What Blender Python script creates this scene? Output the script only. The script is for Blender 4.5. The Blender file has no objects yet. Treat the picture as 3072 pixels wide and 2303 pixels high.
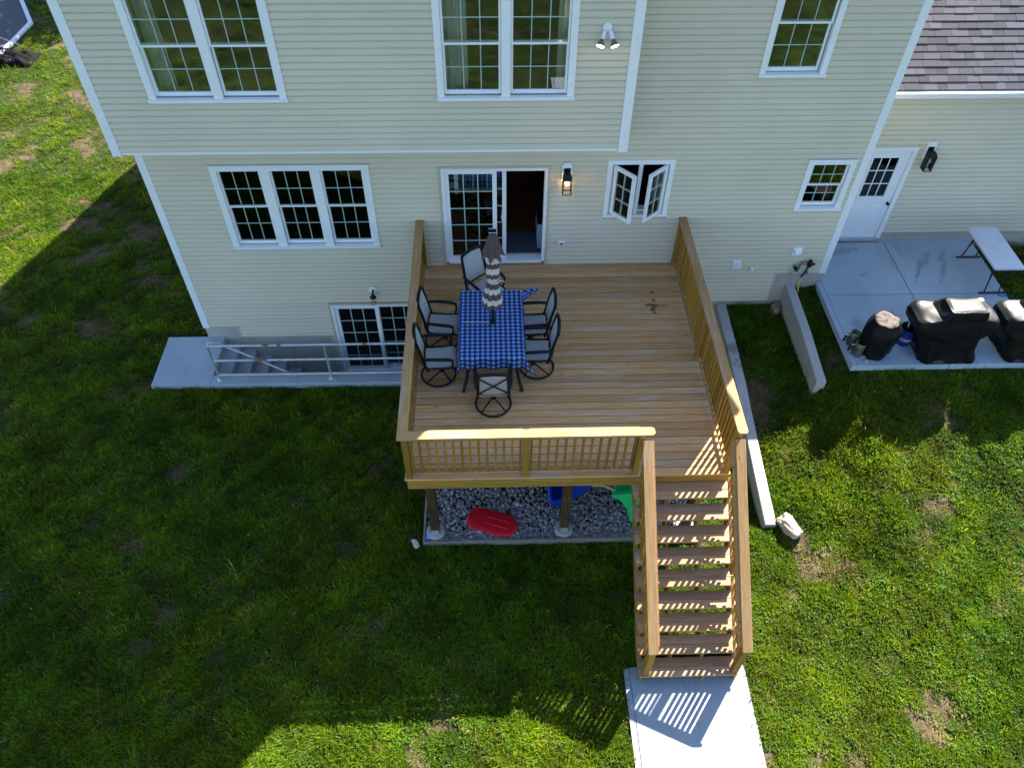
import bpy, bmesh, math, random
import numpy as np
from mathutils import Vector, Matrix, noise as mnoise

random.seed(7)
rng = np.random.default_rng(11)
scene = bpy.context.scene
col = scene.collection
R = math.radians
LIFT = 1.9            # everything is laid out with the deck surface at z = 0, then lifted so the lawn is near z = 0

# ------------------------------------------------------------------ camera
CAM = (0.0, -11.3227, 9.4458)
PITCH, YAW, ROLL, FPX = 0.847248, -0.0347748, 0.0098096, 2344.23
cp, sp, cy_, sy_ = math.cos(PITCH), math.sin(PITCH), math.cos(YAW), math.sin(YAW)
fwd = Vector((-sy_ * cp, cy_ * cp, -sp)); rgt = Vector((cy_, sy_, 0)); upv = rgt.cross(fwd)
r2 = rgt * math.cos(ROLL) + upv * math.sin(ROLL); u2 = upv * math.cos(ROLL) - rgt * math.sin(ROLL)
cam_data = bpy.data.cameras.new('camera'); cam = bpy.data.objects.new('camera', cam_data); col.objects.link(cam)
cam.matrix_world = Matrix(((r2.x, u2.x, -fwd.x, CAM[0]), (r2.y, u2.y, -fwd.y, CAM[1]), (r2.z, u2.z, -fwd.z, CAM[2] + LIFT), (0, 0, 0, 1)))
cam_data.sensor_fit = 'HORIZONTAL'; cam_data.sensor_width = 36.0; cam_data.lens = FPX / 3072 * 36.0
cam_data.clip_end = 2000
scene.camera = cam
CAMS = np.array(CAM)
def in_view(x, y, z):                                   # normalised picture position of points, to spend grass where it can be seen
    d = np.stack([x - CAM[0], y - CAM[1], z - CAM[2]], -1)
    w = d @ np.array(fwd); return FPX * (d @ np.array(r2)) / w / 1536, FPX * (d @ np.array(u2)) / w / 1151.5, w

# ------------------------------------------------------------------ sky, sun, exposure
KX, KY = 0.70, 0.93                                     # shadow shift per metre of height
SUN_EL = math.atan(1 / math.hypot(KX, KY)); SUN_AZ = math.atan2(KX, KY)      # clockwise from +y
world = bpy.data.worlds.new('World'); scene.world = world; world.use_nodes = True
wn = world.node_tree; wn.nodes.clear()
wo = wn.nodes.new('ShaderNodeOutputWorld'); wb = wn.nodes.new('ShaderNodeBackground'); ws = wn.nodes.new('ShaderNodeTexSky')
ws.sky_type = 'NISHITA'; ws.sun_disc = False; ws.sun_elevation = SUN_EL; ws.sun_rotation = SUN_AZ
ws.air_density = 1.0; ws.dust_density = 0.6; ws.ozone_density = 3.0
wb.inputs['Strength'].default_value = 0.075
wn.links.new(ws.outputs[0], wb.inputs[0]); wn.links.new(wb.outputs[0], wo.inputs[0])
sd = bpy.data.lights.new('sun', 'SUN'); sd.energy = 5.0; sd.angle = R(0.53); sd.color = (1.0, 0.95, 0.86)
sun = bpy.data.objects.new('sun', sd); col.objects.link(sun)
sun.rotation_euler = Vector((-KX, -KY, -1)).to_track_quat('-Z', 'Y').to_euler(); sun.location = (8, 10, 30)
vs = scene.view_settings
scene.display_settings.display_device = 'sRGB'
vs.view_transform = 'Standard'; vs.look = 'None'; vs.exposure = 2.2; vs.gamma = 1.0; vs.use_curve_mapping = False
scene.render.engine = 'CYCLES'
scene.cycles.use_denoising = True
scene.cycles.max_bounces = 8; scene.cycles.transparent_max_bounces = 12

# ------------------------------------------------------------------ materials
MAT = {}
def nt(name):
    m = bpy.data.materials.new(name); m.use_nodes = True; t = m.node_tree
    b = t.nodes['Principled BSDF']; MAT[name] = m
    return m, t, b
def N(t, typ, **kw):
    n = t.nodes.new(typ)
    for k, v in kw.items(): setattr(n, k, v)
    return n
def mixc(t, fac, a, b, mode='MIX'):
    n = N(t, 'ShaderNodeMix', data_type='RGBA', blend_type=mode)
    for i, v in ((0, fac), (6, a), (7, b)):
        if hasattr(v, 'links') or hasattr(v, 'is_output'): t.links.new(v, n.inputs[i])
        elif i == 0: n.inputs[0].default_value = v
        else: n.inputs[i].default_value = (*v, 1) if len(v) == 3 else v
    return n.outputs[2]
def coords(t, scale=(1, 1, 1), world_space=False, jitter=True):
    if world_space: src = N(t, 'ShaderNodeNewGeometry').outputs['Position']
    else: src = N(t, 'ShaderNodeTexCoord').outputs['Object']
    if jitter and not world_space:
        oi = N(t, 'ShaderNodeObjectInfo'); mu = N(t, 'ShaderNodeMath', operation='MULTIPLY'); mu.inputs[1].default_value = 57.0
        t.links.new(oi.outputs['Random'], mu.inputs[0])
        ad = N(t, 'ShaderNodeVectorMath', operation='ADD'); t.links.new(src, ad.inputs[0]); t.links.new(mu.outputs[0], ad.inputs[1]); src = ad.outputs[0]
    mp = N(t, 'ShaderNodeMapping'); mp.inputs['Scale'].default_value = scale; t.links.new(src, mp.inputs[0])
    return mp.outputs[0]
def noise(t, vec, scale, detail=4, rough=.55, dist=0.0):
    n = N(t, 'ShaderNodeTexNoise'); n.inputs['Scale'].default_value = scale; n.inputs['Detail'].default_value = detail
    n.inputs['Roughness'].default_value = rough; n.inputs['Distortion'].default_value = dist; t.links.new(vec, n.inputs['Vector']); return n.outputs[0]
def ramp(t, fac, lo, hi, a=0.0, b=1.0):
    n = N(t, 'ShaderNodeMapRange'); n.inputs[1].default_value = lo; n.inputs[2].default_value = hi; n.inputs[3].default_value = a; n.inputs[4].default_value = b
    t.links.new(fac, n.inputs[0]); return n.outputs[0]
def rnd(t): return N(t, 'ShaderNodeObjectInfo').outputs['Random']
def bump(t, b, h, strength, dist=0.01):
    n = N(t, 'ShaderNodeBump'); n.inputs['Strength'].default_value = strength; n.inputs['Distance'].default_value = dist
    t.links.new(h, n.inputs['Height']); t.links.new(n.outputs[0], b.inputs['Normal'])
def simple(name, c, rough=.5, metal=0.0, var=0.08, nscale=6, spec=.5, bmp=0, coat=0):
    m, t, b = nt(name)
    v = noise(t, coords(t), nscale, 5)
    t.links.new(mixc(t, ramp(t, v, .3, .7), tuple(x * (1 - var) for x in c), tuple(min(1, x * (1 + var)) for x in c)), b.inputs['Base Color'])
    b.inputs['Roughness'].default_value = rough; b.inputs['Metallic'].default_value = metal; b.inputs['Specular IOR Level'].default_value = spec
    if coat: b.inputs['Coat Weight'].default_value = coat
    if bmp: bump(t, b, noise(t, coords(t), nscale * 8, 3), bmp, .004)
    return m
def stains(t, c, spots, tone, amt):
    if not spots: return c
    pos = N(t, 'ShaderNodeNewGeometry').outputs['Position']; wob = noise(t, coords(t, (1, 1, 1), True), 9, 5, .65)
    for sx_, sy_2, rx_, ry_, *an in spots:
        sb = N(t, 'ShaderNodeVectorMath', operation='SUBTRACT'); sb.inputs[1].default_value = (sx_, sy_2, 0); t.links.new(pos, sb.inputs[0])
        ro = N(t, 'ShaderNodeVectorRotate', rotation_type='Z_AXIS'); ro.inputs['Angle'].default_value = -R(an[0] if an else 0); t.links.new(sb.outputs[0], ro.inputs['Vector'])
        mu = N(t, 'ShaderNodeVectorMath', operation='MULTIPLY'); mu.inputs[1].default_value = (1 / rx_, 1 / ry_, 0); t.links.new(ro.outputs[0], mu.inputs[0])
        ln_ = N(t, 'ShaderNodeVectorMath', operation='LENGTH'); t.links.new(mu.outputs[0], ln_.inputs[0]); ad = N(t, 'ShaderNodeMath', operation='ADD'); t.links.new(ln_.outputs['Value'], ad.inputs[0]); t.links.new(ramp(t, wob, .3, .7, -.6, .6), ad.inputs[1])
        c = mixc(t, ramp(t, ad.outputs[0], .6, 1.1, amt, 0), c, tone)
    return c
def wood(name, dark, light, grey, greyamt, axis=0, knots=True, rough=.72, spots=()):
    m, t, b = nt(name)
    sc = [9, 9, 9]; sc[axis] = 0.45
    v = coords(t, tuple(sc)); g = noise(t, v, 5.0, 8, .65, .8)
    sc2 = [3.2, 3.2, 3.2]; sc2[axis] = 0.5
    g2 = noise(t, coords(t, tuple(sc2)), 1.6, 4, .6, .5)
    sc3 = [40, 40, 40]; sc3[axis] = 1.2
    fine = noise(t, coords(t, tuple(sc3)), 3.0, 3, .6)
    c = mixc(t, ramp(t, g, .32, .70), dark, light)
    vb = N(t, 'ShaderNodeHueSaturation'); t.links.new(ramp(t, rnd(t), 0, 1, .74, 1.22), vb.inputs['Value']); t.links.new(c, vb.inputs['Color']); c = vb.outputs[0]
    c = mixc(t, ramp(t, g2, .50, .70, 0, greyamt), c, grey)
    c = mixc(t, ramp(t, fine, .35, .6, .32, 0), c, tuple(x * .6 for x in dark))
    if knots:
        vo = N(t, 'ShaderNodeTexVoronoi'); vo.inputs['Scale'].default_value = 2.1
        sk = [2.6, 2.6, 2.6]; sk[axis] = 1.0
        t.links.new(coords(t, tuple(sk)), vo.inputs['Vector'])
        c = mixc(t, ramp(t, vo.outputs['Distance'], .035, .075, .85, 0), c, (.07, .04, .022))
    c = stains(t, c, spots, (.075, .035, .022), .8)
    t.links.new(c, b.inputs['Base Color']); b.inputs['Roughness'].default_value = rough; b.inputs['Specular IOR Level'].default_value = .15
    bump(t, b, fine, .25, .002)
    return m
def glassmat(name, tint=(.80, .9, .86), ior=1.75, rough=.0):
    m, t, b = nt(name); t.nodes.remove(b)
    out = t.nodes['Material Output']; tr = N(t, 'ShaderNodeBsdfTransparent'); tr.inputs[0].default_value = (*tint, 1)
    gl = N(t, 'ShaderNodeBsdfGlossy'); gl.inputs['Roughness'].default_value = rough; gl.inputs[0].default_value = (.95, .98, .97, 1)
    fr = N(t, 'ShaderNodeFresnel'); fr.inputs[0].default_value = ior
    nv = noise(t, coords(t), 1.2, 2); bp = N(t, 'ShaderNodeBump'); bp.inputs['Strength'].default_value = .03; bp.inputs['Distance'].default_value = .02
    t.links.new(nv, bp.inputs['Height']); t.links.new(bp.outputs[0], gl.inputs['Normal'])
    mx = N(t, 'ShaderNodeMixShader'); t.links.new(fr.outputs[0], mx.inputs[0]); t.links.new(tr.outputs[0], mx.inputs[1]); t.links.new(gl.outputs[0], mx.inputs[2]); t.links.new(mx.outputs[0], out.inputs[0])
    return m
def emis(name, c, s):
    m, t, b = nt(name); b.inputs['Emission Color'].default_value = (*c, 1); b.inputs['Emission Strength'].default_value = s; b.inputs['Base Color'].default_value = (*c, 1); return m

def siding_mat(name, c):
    m, t, b = nt(name)
    v = noise(t, coords(t, (1, 1, 1), True), .55, 4); fine = noise(t, coords(t, (3, 3, 60), False), 12, 3)
    a = mixc(t, ramp(t, v, .35, .65), tuple(x * .95 for x in c), tuple(x * 1.04 for x in c))
    a = mixc(t, ramp(t, rnd(t), 0, 1, 0, .10), a, tuple(x * .85 for x in c))
    t.links.new(a, b.inputs['Base Color']); b.inputs['Roughness'].default_value = .42; b.inputs['Specular IOR Level'].default_value = .35
    bump(t, b, fine, .12, .002)
    return m
siding_mat('siding', (.605, .548, .415)); siding_mat('garage_siding', (.605, .548, .415))
simple('trim_white', (.80, .82, .83), .38, var=.03)
simple('vinyl_white', (.80, .83, .84), .3, var=.02)
simple('grille_white', (.34, .46, .43), .35, var=.02)
simple('jamb_tan', (.50, .45, .35), .5, var=.05)
wood('deck_wood', (.49, .255, .095), (.70, .43, .20), (.58, .52, .48), .45, spots=[(2.86, -1.18, .20, .05), (2.87, -1.05, .05, .05), (2.88, -.84, .035, .035), (2.82, -1.29, .05, .06), (2.84, -1.37, .05, .03)])
wood('tread_wood', (.33, .18, .085), (.50, .32, .175), (.45, .40, .38), .4)
wood('rail_wood', (.31, .165, .055), (.50, .30, .12), (.38, .32, .28), .35); wood('cap_wood', (.33, .175, .065), (.52, .32, .145), (.44, .37, .32), .45); wood('cap_wood_y', (.33, .175, .065), (.52, .32, .145), (.44, .37, .32), .45, axis=1)
wood('baluster_wood', (.25, .12, .016), (.40, .22, .042), (.33, .25, .16), .2, axis=2, knots=False)
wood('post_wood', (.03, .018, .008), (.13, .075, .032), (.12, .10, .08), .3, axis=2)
wood('rim_wood', (.24, .12, .016), (.42, .24, .05), (.2, .13, .05), .5)
wood('timber_grey', (.2, .17, .13), (.36, .32, .26), (.4, .4, .4), .5)
def concrete(name, c, stain=.5, big=.8, spots=(), amt=.4):
    m, t, b = nt(name)
    v = coords(t, (1, 1, 1), True)
    a = mixc(t, ramp(t, noise(t, v, big, 5), .3, .7), tuple(x * .86 for x in c), tuple(x * 1.06 for x in c))
    a = mixc(t, ramp(t, noise(t, v, 90, 2), .3, .75, .22, 0), a, tuple(x * .7 for x in c))
    a = mixc(t, ramp(t, noise(t, coords(t, (1, .35, .5), True), 2.3, 6, .7), .56, .75, 0, stain), a, tuple(x * .42 for x in (c[0] * 1.05, c[1], c[2] * .92)))
    a = stains(t, a, spots, tuple(x * .38 for x in c), amt)
    t.links.new(a, b.inputs['Base Color']); b.inputs['Roughness'].default_value = .85; b.inputs['Specular IOR Level'].default_value = .25
    bump(t, b, noise(t, v, 60, 4), .25, .004)
    return m
concrete('concrete', (.31, .335, .365), .5); concrete('patio_concrete', (.39, .475, .545), .55, .8, [(8.45, .45, .35, .05, 60), (8.65, .62, .40, .06, 58), (8.85, .25, .38, .05, 62), (8.30, .15, .3, .035, 60), (9.0, .7, .3, .05, 55), (7.25, .18, .12, .03, 20), (7.0, .9, .5, .1, 10), (6.7, -1.2, .12, .2, 0), (9.2, -1.2, .3, .08, 20)], .45); concrete('foundation_concrete', (.44, .42, .365), .75, 1.6); concrete('wall_concrete', (.45, .44, .42), .55, 1.3, [(4.54, -1.14, .12, .13), (4.55, -1.42, .03, .04), (4.50, -1.50, .03, .03), (4.58, -1.56, .03, .03), (4.53, -1.36, .02, .02)], .75); concrete('areaway_concrete', (.38, .42, .46), .6, 1.2)
simple('asphalt', (.045, .05, .062), .8, var=.2, nscale=20, bmp=.3); simple('kerb_white', (.6, .62, .66), .7, var=.08)
simple('metal_black', (.006, .008, .012), .42, 0, .1, spec=.22); simple('metal_dark', (.03, .035, .04), .4, .6)
simple('sling', (.42, .42, .40), .75, var=.1, nscale=60, bmp=.3); simple('sling_dark', (.13, .12, .10), .8, var=.15, nscale=60)
simple('galvanised', (.52, .54, .56), .42, .55, .15)
simple('rust', (.28, .10, .03), .8, var=.3, nscale=25)
simple('cover_black', (.006, .007, .008), .46, var=.35, nscale=5, spec=.14, bmp=.4)
simple('bucket_blue', (.008, .02, .19), .35, var=.1); simple('letter_white', (.62, .68, .74), .5)
simple('black_inside', (.006, .006, .008), .8); simple('steel', (.55, .56, .58), .28, .9, .1); simple('steel_sooty', (.16, .165, .17), .42, .7, .4, 14); simple('brass_tint', (.42, .40, .24), .35, .8, .15)
simple('table_plastic', (.62, .66, .72), .5, var=.05, nscale=4)
simple('red_plastic', (.62, .008, .02), .38, var=.08, nscale=4); simple('blue_plastic', (.006, .045, .42), .38, var=.08, nscale=4); simple('green_plastic', (.02, .58, .16), .4, var=.08, nscale=4); simple('tan_plastic', (.55, .42, .26), .5); simple('yellow_plastic', (.72, .56, .02), .45)
simple('rock', (.30, .21, .14), .85, var=.3, nscale=7, bmp=.7); simple('rock_tan', (.46, .41, .33), .8, var=.3, nscale=6, bmp=.6)
simple('room_wall', (.30, .27, .22), .8); simple('room_dark', (.10, .07, .05), .6, var=.4, nscale=3); wood('room_floor', (.10, .03, .012), (.20, .075, .028), (.12, .05, .02), .3, rough=.45)
simple('mat_grey', (.08, .10, .13), .95, var=.2, nscale=40); simple('cloth_grey', (.36, .40, .45), .9); simple('curtain', (.5, .5, .48), .9)
simple('umbrella_brown', (.085, .055, .062), .85, var=.15, nscale=30, bmp=.2); simple('umbrella_cream', (.52, .50, .42), .85, var=.1, nscale=30, bmp=.2)
simple('solar_black', (.008, .01, .02), .15); simple('pipe_grey', (.14, .16, .17), .5, .3); simple('brass', (.42, .2, .05), .4, .7); simple('teal_tape', (.03, .38, .30), .6); simple('hose_yellow', (.65, .55, .02), .5); simple('hose_blue', (.02, .15, .5), .5)
simple('bag_black', (.006, .006, .007), .8, spec=.08, var=.3, nscale=14, bmp=.6); simple('bark', (.09, .065, .045), .9, var=.3)
simple('ball_blue', (.05, .25, .75), .4); simple('string_white', (.7, .72, .78), .6); simple('gutter_white', (.82, .83, .84), .35, var=.05, nscale=20)
simple('print_grey', (.22, .22, .24), .9, spec=.1); simple('fin_tan', (.40, .34, .24), .7)
glassmat('glass', (.90, .95, .93)); glassmat('glass_lamp', (.95, .95, .95), 1.45)
emis('bulb_glow', (1.0, .60, .22), 9.0); emis('flood_glow', (1.0, .62, .25), 3.0)
# smoker cover top: light from sky and sun put into a paler tan
m, t, b = nt('cover_top_lit'); n1 = noise(t, coords(t), 7, 5)
t.links.new(mixc(t, ramp(t, n1, .4, .62), (.13, .10, .08), (.07, .055, .045)), b.inputs['Base Color']); b.inputs['Roughness'].default_value = .7; b.inputs['Specular IOR Level'].default_value = .2
# shingle
m, t, b = nt('shingle'); v = coords(t); g = noise(t, v, 160, 2)
c = mixc(t, rnd(t), (.018, .019, .030), (.078, .077, .104)); c = mixc(t, ramp(t, g, .3, .7, .45, 0), c, (.06, .055, .062))
t.links.new(c, b.inputs['Base Color']); b.inputs['Roughness'].default_value = .9; bump(t, b, g, .5, .003)
# gravel, one tint per stone
m, t, b = nt('gravel'); gi = N(t, 'ShaderNodeNewGeometry').outputs['Random Per Island']
cr = N(t, 'ShaderNodeValToRGB'); cr.color_ramp.elements[0].color = (.15, .14, .14, 1); cr.color_ramp.elements[1].color = (.62, .57, .54, 1)
e = cr.color_ramp.elements.new(.35); e.color = (.27, .25, .25, 1); e = cr.color_ramp.elements.new(.7); e.color = (.38, .30, .265, 1); e = cr.color_ramp.elements.new(.85); e.color = (.43, .42, .43, 1)
t.links.new(gi, cr.inputs[0]); t.links.new(cr.outputs[0], b.inputs['Base Color']); b.inputs['Roughness'].default_value = .8
# lawn soil and blades
m, t, b = nt('soil'); v = coords(t, (1, 1, 1), True); ba = N(t, 'ShaderNodeAttribute', attribute_name='bare').outputs['Fac']
c = mixc(t, ramp(t, noise(t, v, 14, 5, .7), .35, .65), (.012, .020, .005), (.040, .052, .012)); br = mixc(t, ramp(t, noise(t, v, 7, 6, .75), .38, .62), (.06, .045, .026), (.17, .125, .075)); br = mixc(t, ramp(t, noise(t, v, 60, 4, .7), .45, .62, .6, 0), br, (.03, .024, .014))
sm_ = N(t, 'ShaderNodeMath', operation='ADD'); t.links.new(ba, sm_.inputs[0]); t.links.new(ramp(t, noise(t, v, 5, 5, .7), .3, .7, -.35, .35), sm_.inputs[1])
t.links.new(mixc(t, ramp(t, sm_.outputs[0], .55, 1.0), c, br), b.inputs['Base Color']); b.inputs['Roughness'].default_value = .95; b.inputs['Specular IOR Level'].default_value = .1; bump(t, b, noise(t, v, 40, 4), .6, .02)
m, t, b = nt('lawn_far'); v = coords(t, (1, 1, 1), True)
c = mixc(t, ramp(t, noise(t, v, 1.3, 8, .72), .36, .64), (.006, .016, .002), (.060, .085, .012)); c = mixc(t, ramp(t, noise(t, v, 6, 6, .75), .4, .6, .7, 0), c, (.006, .014, .003)); c = mixc(t, ramp(t, noise(t, v, .35, 4), .5, .7, 0, .4), c, (.08, .066, .03)); t.links.new(c, b.inputs['Base Color']); b.inputs['Roughness'].default_value = .95; b.inputs['Specular IOR Level'].default_value = .1
m, t, b = nt('grass'); at = N(t, 'ShaderNodeAttribute', attribute_name='col'); out = t.nodes['Material Output']
t.links.new(at.outputs['Color'], b.inputs['Base Color']); b.inputs['Roughness'].default_value = .5; b.inputs['Specular IOR Level'].default_value = .18
tl = N(t, 'ShaderNodeBsdfTranslucent'); gm = mixc(t, 1.0, at.outputs['Color'], (1.25, 1.2, .25), 'MULTIPLY'); t.links.new(gm, tl.inputs[0])
ms = N(t, 'ShaderNodeMixShader'); ms.inputs[0].default_value = .58; t.links.new(b.outputs[0], ms.inputs[1]); t.links.new(tl.outputs[0], ms.inputs[2]); t.links.new(ms.outputs[0], out.inputs[0])
m, t, b = nt('leaf'); c = mixc(t, N(t, 'ShaderNodeNewGeometry').outputs['Random Per Island'], (.03, .07, .012), (.08, .14, .03)); t.links.new(c, b.inputs['Base Color'])
# gingham: blue threads crossing black ones, from the cloth's own weave coordinates (uv in metres)
m, t, b = nt('gingham'); uv = N(t, 'ShaderNodeUVMap'); uv.uv_map = 'UVMap'; sx = N(t, 'ShaderNodeSeparateXYZ'); t.links.new(uv.outputs[0], sx.inputs[0])
def stripe(o):
    a = N(t, 'ShaderNodeMath', operation='MULTIPLY'); a.inputs[1].default_value = 1 / .080; t.links.new(o, a.inputs[0])
    f = N(t, 'ShaderNodeMath', operation='FRACT'); t.links.new(a.outputs[0], f.inputs[0])
    g = N(t, 'ShaderNodeMath', operation='GREATER_THAN'); g.inputs[1].default_value = .52; t.links.new(f.outputs[0], g.inputs[0]); return g.outputs[0]
s1, s2 = stripe(sx.outputs[0]), stripe(sx.outputs[1])
ca = mixc(t, s1, (.20, .34, .80), (.016, .07, .22)); cb = mixc(t, s1, (.016, .07, .22), (.0015, .002, .006))
t.links.new(mixc(t, s2, ca, cb), b.inputs['Base Color']); b.inputs['Roughness'].default_value = .8

# ------------------------------------------------------------------ mesh helpers
class MB:
    def __init__(s): s.v = []; s.f = []
    def add(s, vs, fs):
        o = len(s.v); s.v += [tuple(v) for v in vs]; s.f += [tuple(i + o for i in f) for f in fs]; return s
    def box(s, x0, x1, y0, y1, z0, z1, ch=0.0):
        if ch <= 0:
            return s.add([(x0, y0, z0), (x1, y0, z0), (x1, y1, z0), (x0, y1, z0), (x0, y0, z1), (x1, y0, z1), (x1, y1, z1), (x0, y1, z1)],
                         [(0, 3, 2, 1), (4, 5, 6, 7), (0, 1, 5, 4), (1, 2, 6, 5), (2, 3, 7, 6), (3, 0, 4, 7)])
        d = [x1 - x0, y1 - y0, z1 - z0]; ax = d.index(max(d)); a, bb = [i for i in range(3) if i != ax]
        lo = [x0, y0, z0]; hi = [x1, y1, z1]; ch = min(ch, .45 * min(d[a], d[bb]))
        prof = [(lo[a] + ch, lo[bb]), (hi[a] - ch, lo[bb]), (hi[a], lo[bb] + ch), (hi[a], hi[bb] - ch), (hi[a] - ch, hi[bb]), (lo[a] + ch, hi[bb]), (lo[a], hi[bb] - ch), (lo[a], lo[bb] + ch)]
        vs = []
        for e in (lo[ax], hi[ax]):
            for (p, q) in prof:
                c = [0, 0, 0]; c[ax] = e; c[a] = p; c[bb] = q; vs.append(c)
        fs = [tuple(range(8)), tuple(range(15, 7, -1))] + [(i, i + 8, (i + 1) % 8 + 8, (i + 1) % 8) for i in range(8)]
        return s.add(vs, fs)
    def tube(s, pts, r, n=8, cap=True, closed=False):
        pts = [Vector(p) for p in pts]; vs = []; m = len(pts)
        rr = r if isinstance(r, (list, tuple)) else [r] * m
        up = Vector((0, 0, 1))
        for i, p in enumerate(pts):
            if closed: d = pts[(i + 1) % m] - pts[i - 1]
            else: d = pts[min(i + 1, m - 1)] - pts[max(i - 1, 0)]
            d.normalize(); a = d.cross(up)
            if a.length < 1e-3: a = d.cross(Vector((1, 0, 0)))
            a.normalize(); bb = d.cross(a)
            for k in range(n):
                th = 2 * math.pi * k / n; vs.append(p + (a * math.cos(th) + bb * math.sin(th)) * rr[i])
        fs = []
        for i in range(m if closed else m - 1):
            j = (i + 1) % m
            for k in range(n): fs.append((i * n + k, i * n + (k + 1) % n, j * n + (k + 1) % n, j * n + k))
        if cap and not closed: fs += [tuple(range(n - 1, -1, -1)), tuple(range((m - 1) * n, m * n))]
        return s.add(vs, fs)
    def lathe(s, prof, n=24, cx=0, cy=0, mod=None, cap=True):
        vs = []
        for (r, z) in prof:
            for k in range(n):
                th = 2 * math.pi * k / n; q = r * (mod(th, z) if mod else 1); vs.append((cx + q * math.cos(th), cy + q * math.sin(th), z))
        fs = [(i * n + k, i * n + (k + 1) % n, (i + 1) * n + (k + 1) % n, (i + 1) * n + k) for i in range(len(prof) - 1) for k in range(n)]
        if cap: fs += [tuple(range(n - 1, -1, -1)), tuple(range((len(prof) - 1) * n, len(prof) * n))]
        return s.add(vs, fs)
    def prism(s, outline, axis, a, b_):
        n = len(outline); vs = []
        for e in (a, b_):
            for (p, q) in outline:
                c = [0, 0, 0]; c[axis] = e; o = [i for i in range(3) if i != axis]; c[o[0]] = p; c[o[1]] = q; vs.append(c)
        return s.add(vs, [tuple(range(n)), tuple(range(2 * n - 1, n - 1, -1))] + [(i, i + n, (i + 1) % n + n, (i + 1) % n) for i in range(n)])
    def loft(s, rings, cap=True):
        n = len(rings[0]); vs = [v for r in rings for v in r]
        fs = [(i * n + k, i * n + (k + 1) % n, (i + 1) * n + (k + 1) % n, (i + 1) * n + k) for i in range(len(rings) - 1) for k in range(n)]
        if cap: fs += [tuple(range(n - 1, -1, -1)), tuple(range((len(rings) - 1) * n, len(rings) * n))]
        return s.add(vs, fs)
    def mesh(s, name, smooth=False):
        me = bpy.data.meshes.new(name); me.from_pydata(s.v, [], s.f); 
        bm = bmesh.new(); bm.from_mesh(me); bmesh.ops.recalc_face_normals(bm, faces=bm.faces); bm.to_mesh(me); bm.free()
        if smooth:
            for p in me.polygons: p.use_smooth = True
            try: me.set_sharp_from_angle(angle=R(smooth if smooth > 1 else 40))
            except Exception: pass
        me.update(); return me
def wloc(o):
    v = Vector((0, 0, 0))
    while o is not None: v += o.location; o = o.parent
    return v
def put(name, me, mat, parent=None, loc=(0, 0, 0), rot=None, local=False):
    o = bpy.data.objects.new(name, me); col.objects.link(o)
    if mat and not me.materials: me.materials.append(MAT[mat])
    L = Vector(loc)
    if parent is not None:
        o.parent = parent
        if not local: L = L - wloc(parent)
    o.location = L
    if rot: o.rotation_euler = rot
    return o
def part(name, mb, mat, parent=None, smooth=False, origin=None):
    """world-coordinate mesh builder -> object whose origin sits at the piece's centre"""
    a = np.array(mb.v); c = (a.min(0) + a.max(0)) / 2 if origin is None else np.array(origin)
    mb.v = [tuple(x) for x in (a - c)]
    return put(name, mb.mesh(name, smooth), mat, parent, tuple(c))
BOXC = {}
def board(name, x0, x1, y0, y1, z0, z1, mat, parent, ch=.004):
    key = (round(x1 - x0, 4), round(y1 - y0, 4), round(z1 - z0, 4), mat, ch)
    if key not in BOXC:
        hx, hy, hz = [k / 2 for k in key[:3]]; BOXC[key] = MB().box(-hx, hx, -hy, hy, -hz, hz, ch).mesh(name)
    return put(name, BOXC[key], mat, parent, ((x0 + x1) / 2, (y0 + y1) / 2, (z0 + z1) / 2))
def thing(name, loc, label, cat, group=None):
    o = bpy.data.objects.new(name, None); o.empty_display_size = .2; col.objects.link(o); o.location = loc
    o['label'] = label; o['category'] = cat
    if group: o['group'] = group
    return o
def tag(o, label, cat, group=None):
    o['label'] = label; o['category'] = cat
    if group: o['group'] = group
    return o
def structure(o): o['kind'] = 'structure'; return o
def smoothstep(t): t = np.clip(t, 0, 1); return t * t * (3 - 2 * t)

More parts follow.
